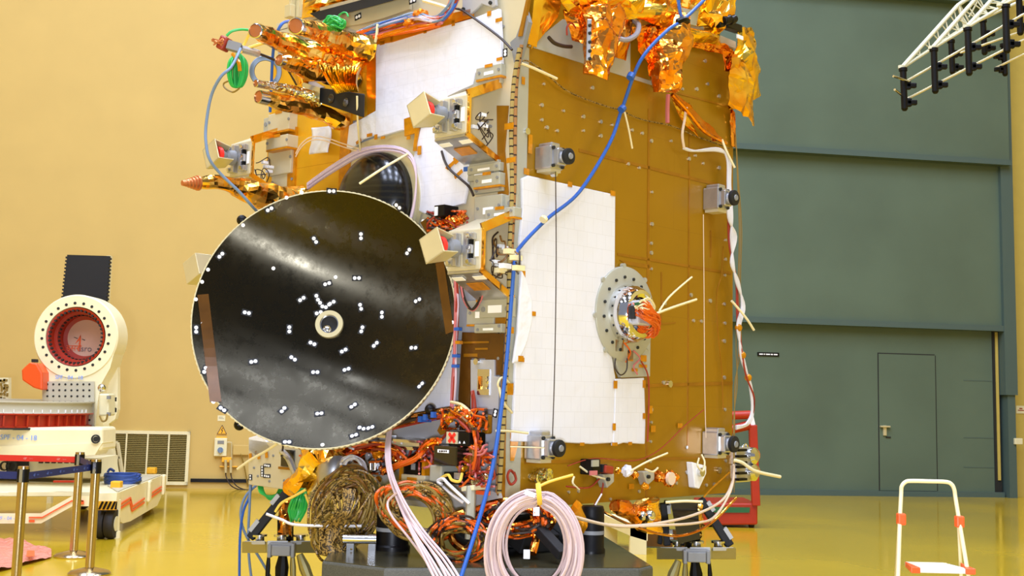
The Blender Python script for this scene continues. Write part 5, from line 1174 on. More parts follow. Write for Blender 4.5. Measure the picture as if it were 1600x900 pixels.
for i, pts in enumerate([[P(1090, 790, 7.8), P(1088, 815, 7.75), P(1089, 836, 7.7)], [P(1060, 790, 7.9), P(1075, 805, 7.9), P(1090, 812, 7.8)]]): _loose('foil_sleeve', pts, lambda t: .04, ['foil_gold', 'foil_brown'][i], 93 + i, .02, j2, nl=18)
mb = MB(); mb.hexa([P(1048, 786, 7.6), P(1090, 782, 7.6), P(1094, 842, 7.6), P(1060, 850, 7.6)], [P(1048, 786, 7.9), P(1090, 782, 7.9), P(1094, 842, 7.9), P(1060, 850, 7.9)]); obj('rear_block', mb, 'black_gloss', j2)
# foil bundle under the body near the right support (hangs from the spacecraft)
foil_tube('under_foil', [P(1010, 785, 7.2), P(1015, 805, 7.2), P(1012, 828, 7.2)], lambda t: .07, 'foil_gold', 95, .03, nl=16)
mb = MB(); mb.ball(P(1015, 806, 7.1), .035, 14); mb.ball(P(1004, 806, 7.1), .028, 14); part('ball_joint', mb, 'chrome')
foil_tube('under_foil', [P(960, 790, 7.0), P(985, 800, 7.1), P(1000, 815, 7.2)], lambda t: .05, 'foil_copper', 96, .025, nl=16)
foil_tube('under_foil', [P(890, 795, 6.8), P(905, 806, 6.8), P(896, 825, 6.8)], lambda t: .06, 'film_amber', 97, .02, nl=12)
# ================================================================== CABLES (each run of cable is its own thing)
def cable(name, pts, r, mt, label, cat='cable', sub=8, seg=8, group=None):
    return thing(name, MB().tube(pts, r, seg, sub=sub), mt, label, cat, group)
bc = cable('blue_cable', [R(1112, -12, .25), R(1088, 12, .3), R(1065, 33, .3), R(1040, 50, .3), R(1000, 96, .22), R(972, 170, .08), R(952, 225, .08), R(905, 300, .07), R(855, 342, .06), R(815, 383, .07), R(805, 405, .12), R(799, 470, .12), R(790, 580, .12), R(773, 712, .12), R(752, 800, .12), R(720, 903, .14)], .0108, 'blue_cable', 'long blue cable crossing the amber side panel and falling past the corner')
mb = MB(); mb.tube([R(1058, -12, .3), R(1062, 15, .3), R(1066, 32, .3)], .0105, 8, sub=6); obj('branch', mb, 'blue_cable', bc)
mb = MB(); mb.tube([R(1058, 34, .3), R(1068, 30, .32), R(1074, 33, .3)], .02, 6, sub=4); obj('wrap_tape', mb, 'black_plastic', bc)
for pts in [[(970, 172), (974, 168)], [(984, 122), (987, 116)], [(848, 344), (851, 341)]]:
    mb = MB(); mb.cyl(R(*pts[0], .09 if pts[0][1] > 130 else .18), R(*pts[1], .09 if pts[0][1] > 130 else .18), .022, 10); obj('clip', mb, 'blue_cable' if pts[0][0] != 848 else 'tie_cream', bc)
rr = random.Random(9)
# mauve cables falling from beneath the dish
mb = MB()
for i in range(7):
    j = (i - 3) * 1.1; e = (i - 3) * 5.5; f_ = rr.uniform(-3, 3)
    mb.tube([L(610 + j * .6, 664, .2), L(606 + j, 700, .3), L(609 + j, 735, .45), L(622 + j + f_, 775, .6 + .02 * f_), L(648 + e * .5 + f_, 825, .8), L(680 + e + f_ * .6, 872, 1.0), L(700 + e * 1.2, 906, 1.1)], .0058, 6, sub=8)
thing('cable_bundle', mb, 'mauve_cable', 'bundle of mauve white cables falling from beneath the dish', 'cable')
cable('loose_cable', [L(620, 770, .6), L(606, 785, .6), L(612, 806, .65), L(640, 842, .75), L(668, 880, .9), L(680, 905, 1.0)], .006, 'mauve_cable', 'single white cable looping out beside the falling mauve bundle')
# big coil of white cable in front of the corner
mb = MB(); pts = []; n = 26
for t in range(n):
    ox = rr.uniform(42, 76) if t % 3 else rr.uniform(62, 78); oy = ox * rr.uniform(1.12, 1.3) + 6; cx = 835 + rr.uniform(-2, 2) ; top = 766 + (78 - ox) * .75 + rr.uniform(-2, 2); dd = 6.02 + rr.uniform(-.06, .08)
    for k in range(24):
        a = 2 * math.pi * k / 24 + math.pi / 2; pts.append(P(cx + ox * math.cos(a), top + oy - oy * math.sin(a), dd + .02 * math.cos(a * 2 + t)))
mb.tube(spline(pts, 2), .0068, 6)
cc = thing('cable_coil', mb, 'mauve_cable', 'large oval coil of white cable hanging in front of the corner', 'cable coil')
mb = MB(); c0 = P(842, 772, 5.95); mb.lathe(c0, V((1, 0, .1)), [(.05, -.012), (.056, 0), (.05, .012), (.044, 0), (.05, -.012)], 16); mb.tube([P(838, 762, 5.93), P(860, 752, 5.95), P(895, 742, 6.0)], .007, 6, sub=4); obj('tie', mb, 'yellow_wire', cc)
mb = MB(); mb.bar(P(820, 768, 5.93), P(836, 774, 5.93), .03, .02); obj('plug', mb, 'aluminium', cc)
# brown twisted-pair coil, orange coil
def coil(name, cx, cy, rx, ry, d, n, r, mts, label, seed, ang=0, arc=(0, 2 * math.pi), sp_=6, names=('strands',)):
    rr = random.Random(seed); root = None
    for q_, mt in enumerate(mts):
        mb = MB()
        for i in range(n):
            ax, ay = rx * rr.uniform(.6, 1.05), ry * rr.uniform(.6, 1.05); ox, oy = rr.gauss(0, sp_), rr.gauss(0, sp_ * .6); p = []; N = 14; a0 = rr.uniform(0, 6.28) if arc[1] > 6 else arc[0]
            for k in range(N + 1):
                a = a0 + (arc[1] - arc[0]) * k / N; x, y = ax * math.cos(a), ay * math.sin(a)
                p.append(P(cx + ox + x * math.cos(ang) - y * math.sin(ang) + rr.uniform(-2, 2), cy + oy + x * math.sin(ang) + y * math.cos(ang) + rr.uniform(-2, 2), d + rr.uniform(-.06, .08)))
            mb.tube(p, r * rr.uniform(.8, 1.2), 5, sub=4)
        if root is None: root = thing(name, mb, mt, label, 'cable coil')
        else: obj('strands', mb, mt, root)
    return root
coil('wire_coil', 538, 795, 44, 60, 6.75, 18, .0065, ['twisted_pair', 'brown_wire', 'olive_wire'], 'tall tangled coil of brown twisted wire hanging below the dish', 3, .35, sp_=8)
coil('wire_coil', 650, 800, 62, 40, 6.45, 24, .0075, ['twisted_pair', 'orange_wire', 'olive_wire'], 'wide coil of orange and brown wire above the short black cylinder', 4, .5, sp_=4)
coil('wire_coil', 520, 836, 30, 36, 6.7, 14, .0065, ['twisted_pair', 'olive_wire'], 'loose brown wire ends hanging left of the table', 5, -.3)
mb = MB()
for i in range(22):
    x = rr.gauss(0, 5); mb.tube([P(545 + x * 3.4, 770 + rr.uniform(-8, 8), 6.6), P(540 + x * 2, 800, 6.55 + rr.uniform(-.05, .05)), P(520 + x * 2 + rr.uniform(-5, 5), 825, 6.6), P(512 + x * 1.5, 850, 6.6), P(520 + x * 2.4, 868 + rr.uniform(-6, 6), 6.6)], .0065, 5, sub=6)
thing('wire_bundle', mb, 'twisted_pair', 'drooping bundle of twisted brown wire in front of the tall tangled coil', 'cable')
coil('wire_coil', 715, 846, 44, 34, 6.35, 16, .006, ['olive_wire', 'orange_wire', 'dark_wire'], 'low tangle of dark and orange wire between the two coils on the table', 6)
coil('wire_coil', 800, 810, 60, 26, 6.5, 12, .008, ['orange_wire', 'foil_copper', 'dark_wire'], 'orange harness loops seen through the white cable coil', 8)
cable('harness_loop', [P(725, 800, 6.4), P(708, 808, 6.4), P(704, 830, 6.4), P(712, 850, 6.4), P(740, 862, 6.4), P(752, 838, 6.4)], .02, 'foil_copper', 'copper wrapped harness loop beside the falling blue cable', 'cable')
cable('harness_loop', [P(832, 790, 6.55), P(836, 815, 6.5), P(838, 840, 6.5), P(832, 865, 6.45)], .022, 'foil_copper', 'copper wrapped harness seen in the middle of the white coil', 'cable')
for i in range(4): pass
# green wire bundles
mb = MB()
for i in range(24):
    a = rr.uniform(-1, 1); mb.tube([P(474 + a * 3, 764, 7.0), P(468 + a * 12, 780, 6.95 + rr.uniform(-.04, .04)), P(464 + a * 14, 797, 6.95), P(461 + a * 7, 814 + rr.uniform(-8, 2), 6.95)], .007, 5, sub=5)
thing('green_wire_bundle', mb, 'green_wire', 'bright green wire bundle hanging under the gold foil tail', 'cable')
mb = MB()
for i in range(12):
    o = rr.uniform(-3, 3); mb.tube([P(407 + o, 758, 7.9), P(410 + o, 770, 7.85), P(422, 778 + o, 7.85), P(434 - o, 772 + o * .5, 7.85), P(440 - o, 762, 7.9)], .007, 5, sub=5)
thing('green_wire_loop', mb, 'green_wire', 'green wire loop hanging beneath the beige corner plate', 'cable')
mb = MB(); cg = L(371, 110, .85); kg = 1 / ppm(cg)
for i in range(34):
    a = rr.uniform(-1, 1); o = rr.uniform(-.04, .04); w = 13 * math.sin(math.pi / 2 * a)
    mb.tube([cg + UP * (26 * kg) + RC * (a * 3 * kg), cg + RC * (w * .9 * kg) + UP * (14 * kg) + FW * o, cg + RC * (w * kg) - UP * (6 * kg) + FW * o, cg + RC * (w * .6 * kg) - UP * (24 * kg) + FW * o * .5, cg - UP * (27 * kg)], .006, 5, sub=5)
gw = thing('green_wire_skein', mb, 'green_wire', 'oval skein of green wire hanging at the upper left of the spacecraft', 'cable coil')
mb = MB(); mb.tube([cg + UP * (26 * kg) - RC * .03, cg + UP * (10 * kg) - FW * .07 + RC * .02, cg - UP * (4 * kg) - FW * .07 + RC * .03], .012, 6, sub=5); obj('tag_tape', mb, 'tape_amber', gw)
mb = MB(); mb.tube([cg + UP * (26 * kg), L(380, 72, .8), L(390, 52, .78)], .009, 6, sub=4); mb.tube([cg + UP * (26 * kg), L(385, 76, .78), L(416, 66, .7)], .009, 6, sub=4); obj('yellow_tie', mb, 'yellow_wire', gw)
mb = MB(); mb.tube([L(365, 124, .85), L(350, 130, .86), L(352, 138, .86), L(364, 144, .86), L(374, 138, .85)], .005, 6, sub=5); obj('tail_wire', mb, 'olive_wire', gw)
cable('green_lead', [L(354, 56, .9), L(362, 49, .88), L(376, 46, .84), L(392, 47, .78)], .008, 'green_wire', 'thin green lead arching from the red tipped probe', 'cable')
# blue cables at the left
cable('blue_cable', [L(452, 33, .5), L(440, 38, .6), L(430, 60, .6), L(426, 90, .55), L(424, 130, .5), L(422, 175, .45)], .009, 'blue_cable', 'blue cable dropping behind the gold wrapped thrusters', 'cable')
cable('blue_grey_cable', [L(376, 76, .85), L(362, 104, .95), L(345, 120, 1.0), L(330, 150, 1.0), L(322, 195, 1.0), L(322, 225, 1.0), L(328, 250, .98), L(345, 272, .9), L(372, 298, .8), L(392, 320, .7), L(410, 340, .5)], .0085, 'grey_blue_cable', 'slate blue cable bowing out past the far thruster bracket', 'cable')
for i, (pts, lb) in enumerate([([(402, 757), (384, 775), (376, 800), (380, 826), (392, 850), (408, 876), (424, 904)], 'blue cable under the corner plate that swings back to the right'), ([(392, 757), (390, 775), (380, 800), (375, 840), (374, 905)], 'blue cable under the corner plate hanging along its left side'), ([(391, 758), (390, 790), (388, 830), (389, 870), (393, 905)], 'middle one of the blue cables under the corner plate')]):
    cable('blue_cable', [P(x, y, 8.0 - .03 * i) for x, y in pts], .0085, 'blue_cable' if i == 1 else 'grey_blue_cable', lb)
# cables along the far right edge
mb = MB()
for i in range(5):
    j = (i - 2) * 1.1; mb.tube([R(1070 + j, 232, .05), R(1085 + j, 236, .05), R(1122, 234 + j, .06), R(1138 + j, 248, .07), R(1139 + j, 290, .07), R(1141 + j * 1.5, 340, .08), R(1146 - j * 2, 370, .08), R(1144 + j, 410, .08), R(1152 - j, 440, .08), R(1161 + j, 478, .08), R(1154 + j, 512, .08), R(1160 - j, 560, .08), R(1172 + j * .6, 600, .08), R(1176 + j * .6, 640, .08), R(1168 + j, 662, .08), R(1150, 668 + j, .06)], .007, 6, sub=6)
ec = thing('cable_bundle', mb, 'white_cable', 'white cable run hanging down the far right edge of the spacecraft', 'cable')
for y, x in ((512, 1154), (555, 1160), (590, 1169)): 
    mb = MB(); mb.ball(R(x, y, .08), .025, 8); obj('tape_wrap', mb, 'tape_amber', ec)
mb = MB()
for i in range(2): mb.tube([R(1140 + i * 2, 250, .05), R(1138 + i * 2, 320, .06), R(1139 + i, 380, .07), R(1150 + i, 440, .06), R(1152 + i * 2, 500, .07), R(1164, 580, .09), R(1178, 620, .09), R(1176, 650, .08)], .006, 6, sub=6)
thing('red_lead', mb, 'red_wire', 'dark red leads running beside the white cable run on the right edge', 'cable')
mb = MB()
for i in range(3): mb.tube([R(1149, 200, .02), R(1152 + i, 280, .04), R(1155 + i * 2, 360, .05), R(1153 + i * 2, 440, .05), R(1150 + i * 4, 540, .05), R(1152 - i * 2, 600, .05), R(1146 + i, 660, .05), R(1147, 770, .05)], .003, 5, sub=6)
thing('lacing_thread', mb, 'olive_wire', 'thin olive lacing threads hanging off the right edge', 'cable')
for i, (pts, lb) in enumerate([([(1143, 470, .08), (1156, 485, .1), (1168, 500, .12), (1178, 516, .13)], 'short cream cable end poking out at mid height on the right edge'), ([(1146, 719, .08), (1160, 723, .12), (1180, 736, .16), (1219, 745, .2)], 'cream cable end sticking out low on the right edge'), ([(1128, 218, .06), (1136, 238, .08), (1148, 262, .1)], 'short cream cable end at the top of the right edge')]):
    cable('cable_end', [R(*p) for p in pts], .008 if i != 1 else .011, 'tie_cream', lb)
cable('drooping_cable', [R(1146, 726, .05), R(1145, 750, .08), R(1128, 782, .12), R(1080, 806, .2), R(1010, 820, .25), R(950, 820, .3), R(896, 808, .35)], .0082, 'cream_cable', 'upper one of two cream cables drooping under the amber panel')
cable('drooping_cable', [R(1147, 728, .07), R(1142, 765, .1), R(1118, 806, .15), R(1090, 817, .2), R(1030, 821, .25), R(960, 822, .3), R(892, 806, .37)], .0082, 'cream_cable', 'lower one of two cream cables drooping under the amber panel')
cable('drooping_cable', [P(940, 798, 6.9), P(980, 818, 6.9), P(1030, 834, 6.95), P(1070, 836, 7.0), P(1110, 818, 7.2), P(1150, 778, 7.4)], .0075, 'foil_brown', 'thin orange cable drooping below the two cream cables')
cable('drooping_cable', [P(1040, 785, 7.3), P(1070, 783, 7.3), P(1098, 784, 7.3)], .008, 'tie_cream', 'short white tie across the top of the right support jack')
hw = cable('hanging_lead', [R(940, 772, .1), R(926, 800, .14), R(926, 830, .16), R(932, 858, .16), R(934, 870, .16)], .005, 'white_cable', 'thin twisted lead hanging in front of the black cylinder')
mb = MB(); c = R(935, 873, .16); mb.lathe(c, UP, [(0, -.03), (.035, -.02), (.04, 0), (.02, .025), (0, .03)], 8); obj('plug', mb, 'tape_amber', hw)
for i, (pts, lb) in enumerate([([(416, 803), (440, 812), (462, 820), (520, 822), (565, 822)], 'long white tie strap reaching left from the brown coil'), ([(478, 765), (460, 775), (440, 786), (430, 800)], 'yellow tie strap from the gold foil tail'), ([(477, 772), (488, 796), (506, 815)], 'yellow lead in front of the brown coil')]):
    cable('tie_strap', [P(x, y, 6.65 + .1 * i) for x, y in pts], .0075, 'white_cable' if i == 0 else 'yellow_wire', lb, 'strap')
cable('tie_strap', [P(371, 733, 7.2), P(392, 718, 7.15), P(415, 705, 7.1), P(438, 690, 7.0)], .008, 'tie_cream', 'cream tie strap poking out left below the dish', 'strap')
# ================================================================== SURROUNDINGS
X1, Y1 = V((1, 0, 0)), V((0, 1, 0))
def pbox(x0, y0, x1, y1, d, th, mb=None): # frontal plate seen at pixel rect
    mb = mb or MB(); q = [P(x0, y1, d), P(x1, y1, d), P(x1, y0, d), P(x0, y0, d)]
    return mb.hexa(q, [p + Y1 * th for p in q])
# ---- tilting trolley
TR = empty('tilting_trolley', tuple(G(120, 800)), 'large white wheeled tilting trolley with round flange at the left wall', 'trolley')
zd = .465; dk = [G(x, y, zd) for x, y in [(-90, 768), (184, 769), (256, 741), (-60, 741)]]
obj('deck', MB().slab(dk, UP, .05), 'cream_paint', TR, bev=.01)
obj('deck_band', MB().slab([G(x, y, zd + .012) for x, y in [(184, 768), (192, 764), (251, 742), (222, 742), (168, 758)]], UP, .012), 'grey_perf', TR)
a, b = dk[1], dk[2]; sd = (b - a).normalized(); sn = V((sd.y, -sd.x, 0))
sp_ = [(a, -.0), (a + sd * .15, 0), (b, 0)]
obj('side_skirt', MB().slab([a + sn * .02, b + sn * .02, b + sn * .02 - UP * .2, b + sn * .02 - UP * .36 - sd * .5, a + sn * .02 + sd * .7 - UP * .38, a + sn * .02 + sd * .3 - UP * .36, a + sn * .02 - UP * .3], sn, .04), 'white_paint', TR)
mb = MB()
for (t0, z0, t1, z1) in [(.02, -.13, .2, -.11), (.2, -.11, .25, -.22), (.25, -.22, .5, -.19), (.62, -.17, .9, -.14)]:
    for dz_ in (0, -.045): mb.bar(a + sd * ((b - a).length * t0) + sn * .028 + UP * (z0 + dz_), a + sd * ((b - a).length * t1) + sn * .028 + UP * (z1 + dz_), .012, .022, UP)
obj('side_stripe', mb, 'orange_plastic', TR)
for t in (.58, .93):
    mb = MB(); c = a + sd * ((b - a).length * t) + sn * .04 - UP * .12; mb.box(c, sd, sn, UP, .07, .02, .13); obj('side_bracket', mb, 'white_paint', TR, bev=.02)
for (x, y) in [(182, 763), (237, 740)]:
    p = G(x, y, zd); mb = MB().box(p + UP * .04, X1, Y1, UP, .055, .055, .04); obj('deck_block', mb, 'sign_yellow', TR, bev=.01)
obj('front_edge', MB().hexa([P(-60, 769, 13.2), P(155, 769, 13.2), P(155, 775, 13.2), P(-60, 775, 13.2)], [P(-60, 769, 13.4), P(155, 769, 13.4), P(155, 775, 13.4), P(-60, 775, 13.4)]), 'cream_paint', TR)
mb = MB().slab([P(154, 771, 13.1), P(183, 770, 13.1), P(181, 795, 13.1), P(154, 796, 13.1)], -Y1, .1); obj('corner_block', mb, 'white_paint', TR)
mb = MB()
for i in range(5):
    x = 153 + i * 6.4; mb.slab([P(x, 796, 13.08), P(x + 3.2, 796, 13.08), P(min(183, x + 9), 784, 13.08), P(min(182, x + 5.8), 783.5, 13.08)], -Y1, .01)
obj('hazard_stripe', mb, 'black_plastic', TR)
mb = pbox(152, 783, 182, 797, 13.095, .01); obj('hazard_plate', mb, 'sign_yellow', TR)
for (x, d) in ((152.5, 13.25), (168, 13.25)):
    c = P(x + 6, 818, d); rw = c.z; mb = MB().lathe(c - X1 * .045, X1, [(0, 0), (rw * .6, 0), (rw * .92, .0), (rw, .02), (rw, .075), (rw * .92, .095), (rw * .6, .095), (0, .095)], 28); w_ = obj('wheel', mb, 'rubber', TR)
    mb = MB().lathe(c - X1 * .05, X1, [(0, 0), (rw * .5, 0), (rw * .5, .105), (0, .105)], 20); obj('hub', mb, 'cream_paint', w_)
for (x, y, d) in [(232, 795, 15.0), (130, 795, 15.2)]:
    c = G(x, y); rw = .13; mb = MB().lathe(c + UP * rw - X1 * .05, X1, [(0, 0), (rw * .9, 0), (rw, .02), (rw, .08), (rw * .9, .1), (0, .1)], 24); obj('wheel', mb, 'rubber', TR)
mb = MB(); c = P(181, 812, 13.3); mb.bx((c.x - .02, c.y, .02), (c.x + .03, c.y + .05, .4)); mb.cyl(V((c.x, c.y + .02, .0)), V((c.x, c.y + .02, .07)), .05); obj('caster_lock', mb, 'white_paint', TR)
# outrigger in front with its slope
mb = MB()
def strip(pts, h, d, th, mb): 
    for (p, q) in zip(pts, pts[1:]):
        mb.hexa([P(p[0], p[1], d), P(q[0], q[1], d), P(q[0], q[1] + h, d), P(p[0], p[1] + h, d)], [P(p[0], p[1], d + th), P(q[0], q[1], d + th), P(q[0], q[1] + h, d + th), P(p[0], p[1] + h, d + th)])
    return mb
og = obj('outrigger', strip([(-60, 802), (64, 802), (113, 775), (152, 775)], 16, 12.9, .14, mb), 'white_paint', TR)
mb = MB(); strip([(45, 807.5), (66, 807.5), (112, 781.5), (130, 781.5)], 2.2, 12.885, .01, mb); strip([(45, 812), (54, 812)], 4, 12.885, .01, mb); strip([(122, 782), (131, 782)], 6, 12.885, .01, mb); obj('outrigger_stripe', mb, 'orange_plastic', og)
obj('lettering', text_mb('SPF - 04 - 18', .05, P(13, 810, 12.88), X1, UP, .001), 'label_blue', og)
# beam with lettering and red ring
bm = pbox(-80, 668, 160, 704, 14.0, .5); BE = obj('tilt_beam', bm, 'white_paint', TR, bev=.03)
mb = MB(); q = [(-80, 700), (160, 692), (148, 711), (60, 716), (-80, 712)]; obj('beam_keel', mb.slab([P(x, y, 13.98) for x, y in q], -Y1, .4), 'white_paint', BE)
obj('lettering', text_mb('SPF - 04 - 18', .08, P(29, 684, 13.99), X1, UP, .001), 'label_blue', BE)
mb = pbox(20, 668.5, 46, 672, 13.985, .02); obj('slot', mb, 'gap_dark', BE)
cr = P(-28, 663, 14.9); k = 1 / ppm(cr)
rg = obj('adapter_ring', MB().lathe(cr, UP, [(150 * k, 0), (163 * k, 0), (163 * k, 2 * k), (158 * k, 3 * k), (158 * k, 18 * k), (165 * k, 19 * k), (165 * k, 21 * k), (150 * k, 21 * k), (150 * k, 0)], 96), 'red_paint', TR)
obj('ring_rim', MB().lathe(cr + UP * (21 * k), UP, [(150 * k, 0), (164 * k, 0), (162 * k, 3 * k), (162 * k, 15 * k), (166 * k, 16 * k), (166 * k, 18 * k), (150 * k, 18 * k), (150 * k, 0)], 96), 'grey_perf', rg)
for i in range(30):
    an = math.pi + math.pi * (i + .5) / 30; d = V((math.cos(an), math.sin(an), 0)); mb = MB().box(cr + d * (161 * k) + UP * (10 * k), d, d.cross(UP), UP, 3 * k, 1.2 * k, 8 * k); obj('rib', mb, 'red_paint', rg)
mb = MB()
for i in range(36):
    an = math.pi + math.pi * (i + .5) / 36; d = V((math.cos(an), math.sin(an), 0)); mb.box(cr + d * (163.5 * k) + UP * (24.5 * k), d, d.cross(UP), UP, 1.0 * k, .5 * k, 2.4 * k)
obj('ring_clip', mb, 'white_plastic', rg)
obj('dark_gasket', MB().lathe(cr - UP * (2.2 * k), UP, [(150 * k, 0), (168 * k, 0), (168 * k, 2 * k), (150 * k, 2 * k)], 64), 'gap_dark', rg)
# upright with round flange
dU = 15.2; cU = P(118, 526, dU); kU = 1 / ppm(cU)
U = lambda x, y, o=0: P(x, y, dU - o)
mb = MB(); mb.lathe(cU, -Y1, [(47 * kU, -.4), (66 * kU, -.4), (66 * kU, -.02), (64 * kU, 0), (47 * kU, 0), (46 * kU, -.02), (47 * kU, -.4)], 80)
mb.slab([U(x, y, -.015) for x, y in [(66, 560), (78, 568), (90, 574), (146, 574), (156, 562), (180, 545), (172, 575), (158, 600), (153, 625), (149, 668), (62, 668), (68, 597)]], -Y1, .38)
up_ = obj('flange_upright', mb, 'white_paint', TR)
for i in range(24):
    an = 2 * math.pi * (i + .3) / 24; p = cU + (X1 * math.cos(an) + UP * math.sin(an)) * (52.5 * kU); mb = MB().lathe(p, -Y1, [(0, .0), (2.3 * kU, .0), (2.3 * kU, .004), (0, .004)], 12); obj('bolt_hole', mb, 'gap_dark', up_)
mb = MB(); mb.lathe(cU, -Y1, [(45.5 * kU, -.002), (42 * kU, -.01), (41 * kU, -.16), (36 * kU, -.165), (35.5 * kU, -.36), (29 * kU, -.37), (46 * kU, -.38), (47 * kU, -.002)], 72); ir = obj('bearing_ring', mb, 'red_paint', up_)
for (rq, dq, n) in ((41.2, -.05, 40), (35.8, -.24, 36)):
    mb = MB()
    for i in range(n):
        an = 2 * math.pi * i / n; d = X1 * math.cos(an) + UP * math.sin(an); mb.box(cU + d * (rq * kU) - Y1 * (dq + .03), d, Y1, d.cross(Y1), .012, .028, 1.3 * kU)
    obj('bearing_tooth', mb, 'gap_dark', ir)
cD = cU + Y1 * .37; ld = obj('logo_disc', MB().lathe(cD, -Y1, [(0, 0), (37 * kU, 0), (37 * kU, -.02), (0, -.02)], 48), 'logo_disc', up_)
D_ = lambda x, y: P(x, y, cD.y - .006)
mb = MB(); mb.slab([D_(126, 523), D_(117.5, 537), D_(122, 533), D_(124.8, 531), D_(125.2, 549), D_(124.2, 549), D_(124, 533), D_(126.5, 528)], -Y1, .003); mb.slab([D_(126, 522), D_(124, 530), D_(122.3, 549), D_(124.8, 549), D_(126.4, 531)], -Y1, .003); obj('arrow_emblem', mb, 'logo_orange', ld)
mb = MB(); mb.slab([D_(115, 527), D_(116, 526.5), D_(121.5, 528.5), D_(121, 529.5)], -Y1, .003); mb.slab([D_(127.5, 530), D_(128, 529.3), D_(133, 531), D_(132.3, 532.2)], -Y1, .003); obj('emblem_wing', mb, 'logo_black', ld)
obj('lettering', text_mb('\u0907\u0938\u0930\u094b', .105, D_(115.5, 544), X1, UP, .001), 'logo_orange', ld)
obj('lettering', text_mb('isro', .105, D_(133.5, 545), X1, UP, .001), 'logo_grey', ld)
obj('lettering', text_mb('SPF - 04 - 18', .066, U(108, 590, .01), X1, UP, .001), 'label_blue', up_)
pp = obj('perforated_plate', pbox(66, 596, 147, 668, dU - .03, .03), 'grey_perf', up_)
mb = MB()
for j in range(7):
    for i in range(8):
        p = P(74 + i * 9.4, 600.5 + j * 9.3, dU - .03); mb.lathe(p, -Y1, [(0, 0), (1.7 * kU, 0), (1.7 * kU, .004), (0, .004)], 8)
obj('perforation', mb, 'gap_dark', pp)
mb = MB().slab([P(x, y, 15.0) for x, y in [(33, 578), (46, 566), (58, 568), (66, 582), (66, 610), (52, 606), (34, 594)]], -Y1, .3); mo = obj('drive_motor', mb, 'orange_paint', TR, bev=.02)
obj('motor_cap', pbox(49, 561, 55, 566, 15.1, .1), 'gap_dark', mo)
mb = MB().slab([P(x, y, 15.5) for x, y in [(152, 560), (184, 545), (184, 640), (180, 655), (170, 662), (182, 740), (150, 740)]], -Y1, .1); bp_ = obj('back_column', mb, 'white_paint', TR)
eb = obj('control_box', pbox(154, 615, 170, 650, 14.9, .25), 'cream_paint', TR, bev=.02)
mb = MB(); 
for (x, y) in [(170, 621), (170, 647)]: mb.box(P(x, y, 14.87), X1, Y1, UP, .02, .02, .02)
obj('latch', mb, 'grey_mid', eb)
mb = MB(); mb.ball(P(159, 606, 14.95), .05, 12); obj('beacon', mb, 'chrome', eb)
mb = MB(); mb.tube([P(156, 650, 14.9), P(160, 658, 14.85), P(166, 656, 14.85), P(168, 647, 14.85)], .012, 6, sub=5); obj('loop_cable', mb, 'olive_wire', eb)
mb = MB(); c = P(150, 686, 13.97); mb.lathe(c, -Y1, [(.035, 0), (.05, .0), (.05, .02), (.035, .02), (.035, 0)], 24); mb.lathe(c, -Y1, [(0, 0), (.03, 0), (.03, .01), (0, .01)], 20); obj('lifting_eye', mb, 'gap_dark', BE)
mb = MB()
for (x, y) in [(178, 624), (178, 641), (177, 640)]: mb.box(P(x, y, 15.38), X1, Y1, UP, .03, .01, .025)
obj('button', mb, 'gap_dark', bp_)
lower = obj('chassis_block', pbox(-60, 716, 150, 746, 14.6, .8), 'white_paint', TR)
mb = MB()
for i in range(9): mb.box(P(64 + i * 10, 721, 14.58), X1, Y1, UP, .02, .02, .02)
obj('bolt', mb, 'gap_dark', lower)
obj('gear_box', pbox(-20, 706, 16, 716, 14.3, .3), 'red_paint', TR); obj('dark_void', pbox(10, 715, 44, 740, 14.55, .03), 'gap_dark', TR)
mb = MB(); c = P(19, 728, 14.3); mb.lathe(c, -Y1, [(.045, 0), (.065, 0), (.065, .03), (.045, .03), (.045, 0)], 20); c = P(8, 728, 14.3); mb.lathe(c, -Y1, [(.04, 0), (.055, 0), (.055, .03), (.04, .03), (.04, 0)], 20); obj('lifting_eye', mb, 'gap_dark', TR)
obj('red_bar', pbox(83, 751, 118, 754, 13.3, .06), 'red_paint', TR)
# things on or behind the trolley
mb = MB(); pts = []
for t in range(9):
    for k2 in range(16):
        a_ = 2 * math.pi * k2 / 16; pts.append(P(192, 742, 14.6) + X1 * (.19 + rr.uniform(-.02, .02)) * math.cos(a_) + Y1 * .2 * math.sin(a_) + UP * (.012 + t * .011 + rr.uniform(0, .01)))
mb.tube(pts, .016, 6, sub=2); zc_ = min(v.z for v in mb.v) - zd; mb.v = [v - UP * zc_ for v in mb.v]
mb.tube([P(168, 738, 14.6), P(172, 733, 14.6), P(178, 736, 14.55)], .016, 6, sub=4)
thing('cable_coil', mb, 'blue_dark', 'dark blue cable coil lying on the trolley deck', 'cable coil')
mb = MB()
fr_ = lambda x, y, d=17.0: P(x, y, d)
for (p, q) in [((166, 692), (184, 692)), ((168, 694), (178, 738)), ((184, 692), (191, 738)), ((176, 694), (176, 736)), ((176, 715), (188, 715))]: mb.bar(fr_(*p), fr_(*q), .04, .04)
mb.bar(fr_(166, 692, 17), fr_(166, 692, 17.4), .04, .04)
for (x_, y_) in [(178, 738), (191, 738), (176, 736)]:
    b_ = fr_(x_, y_); mb.bar(b_, V((b_.x, b_.y, 0)), .04, .04)
thing('access_step', mb, 'cream_paint', 'small white tubular step frame in front of the vent grille', 'step', bev=.005)
mb = MB(); q = [P(x, y, 16.9) for x, y in [(105, 398), (171, 400), (165, 486), (96, 482)]]; N = 30; lf_ = [q[0].lerp(q[3], i / N) for i in range(N + 1)]; rt_ = [q[1].lerp(q[2], i / N) for i in range(N + 1)]
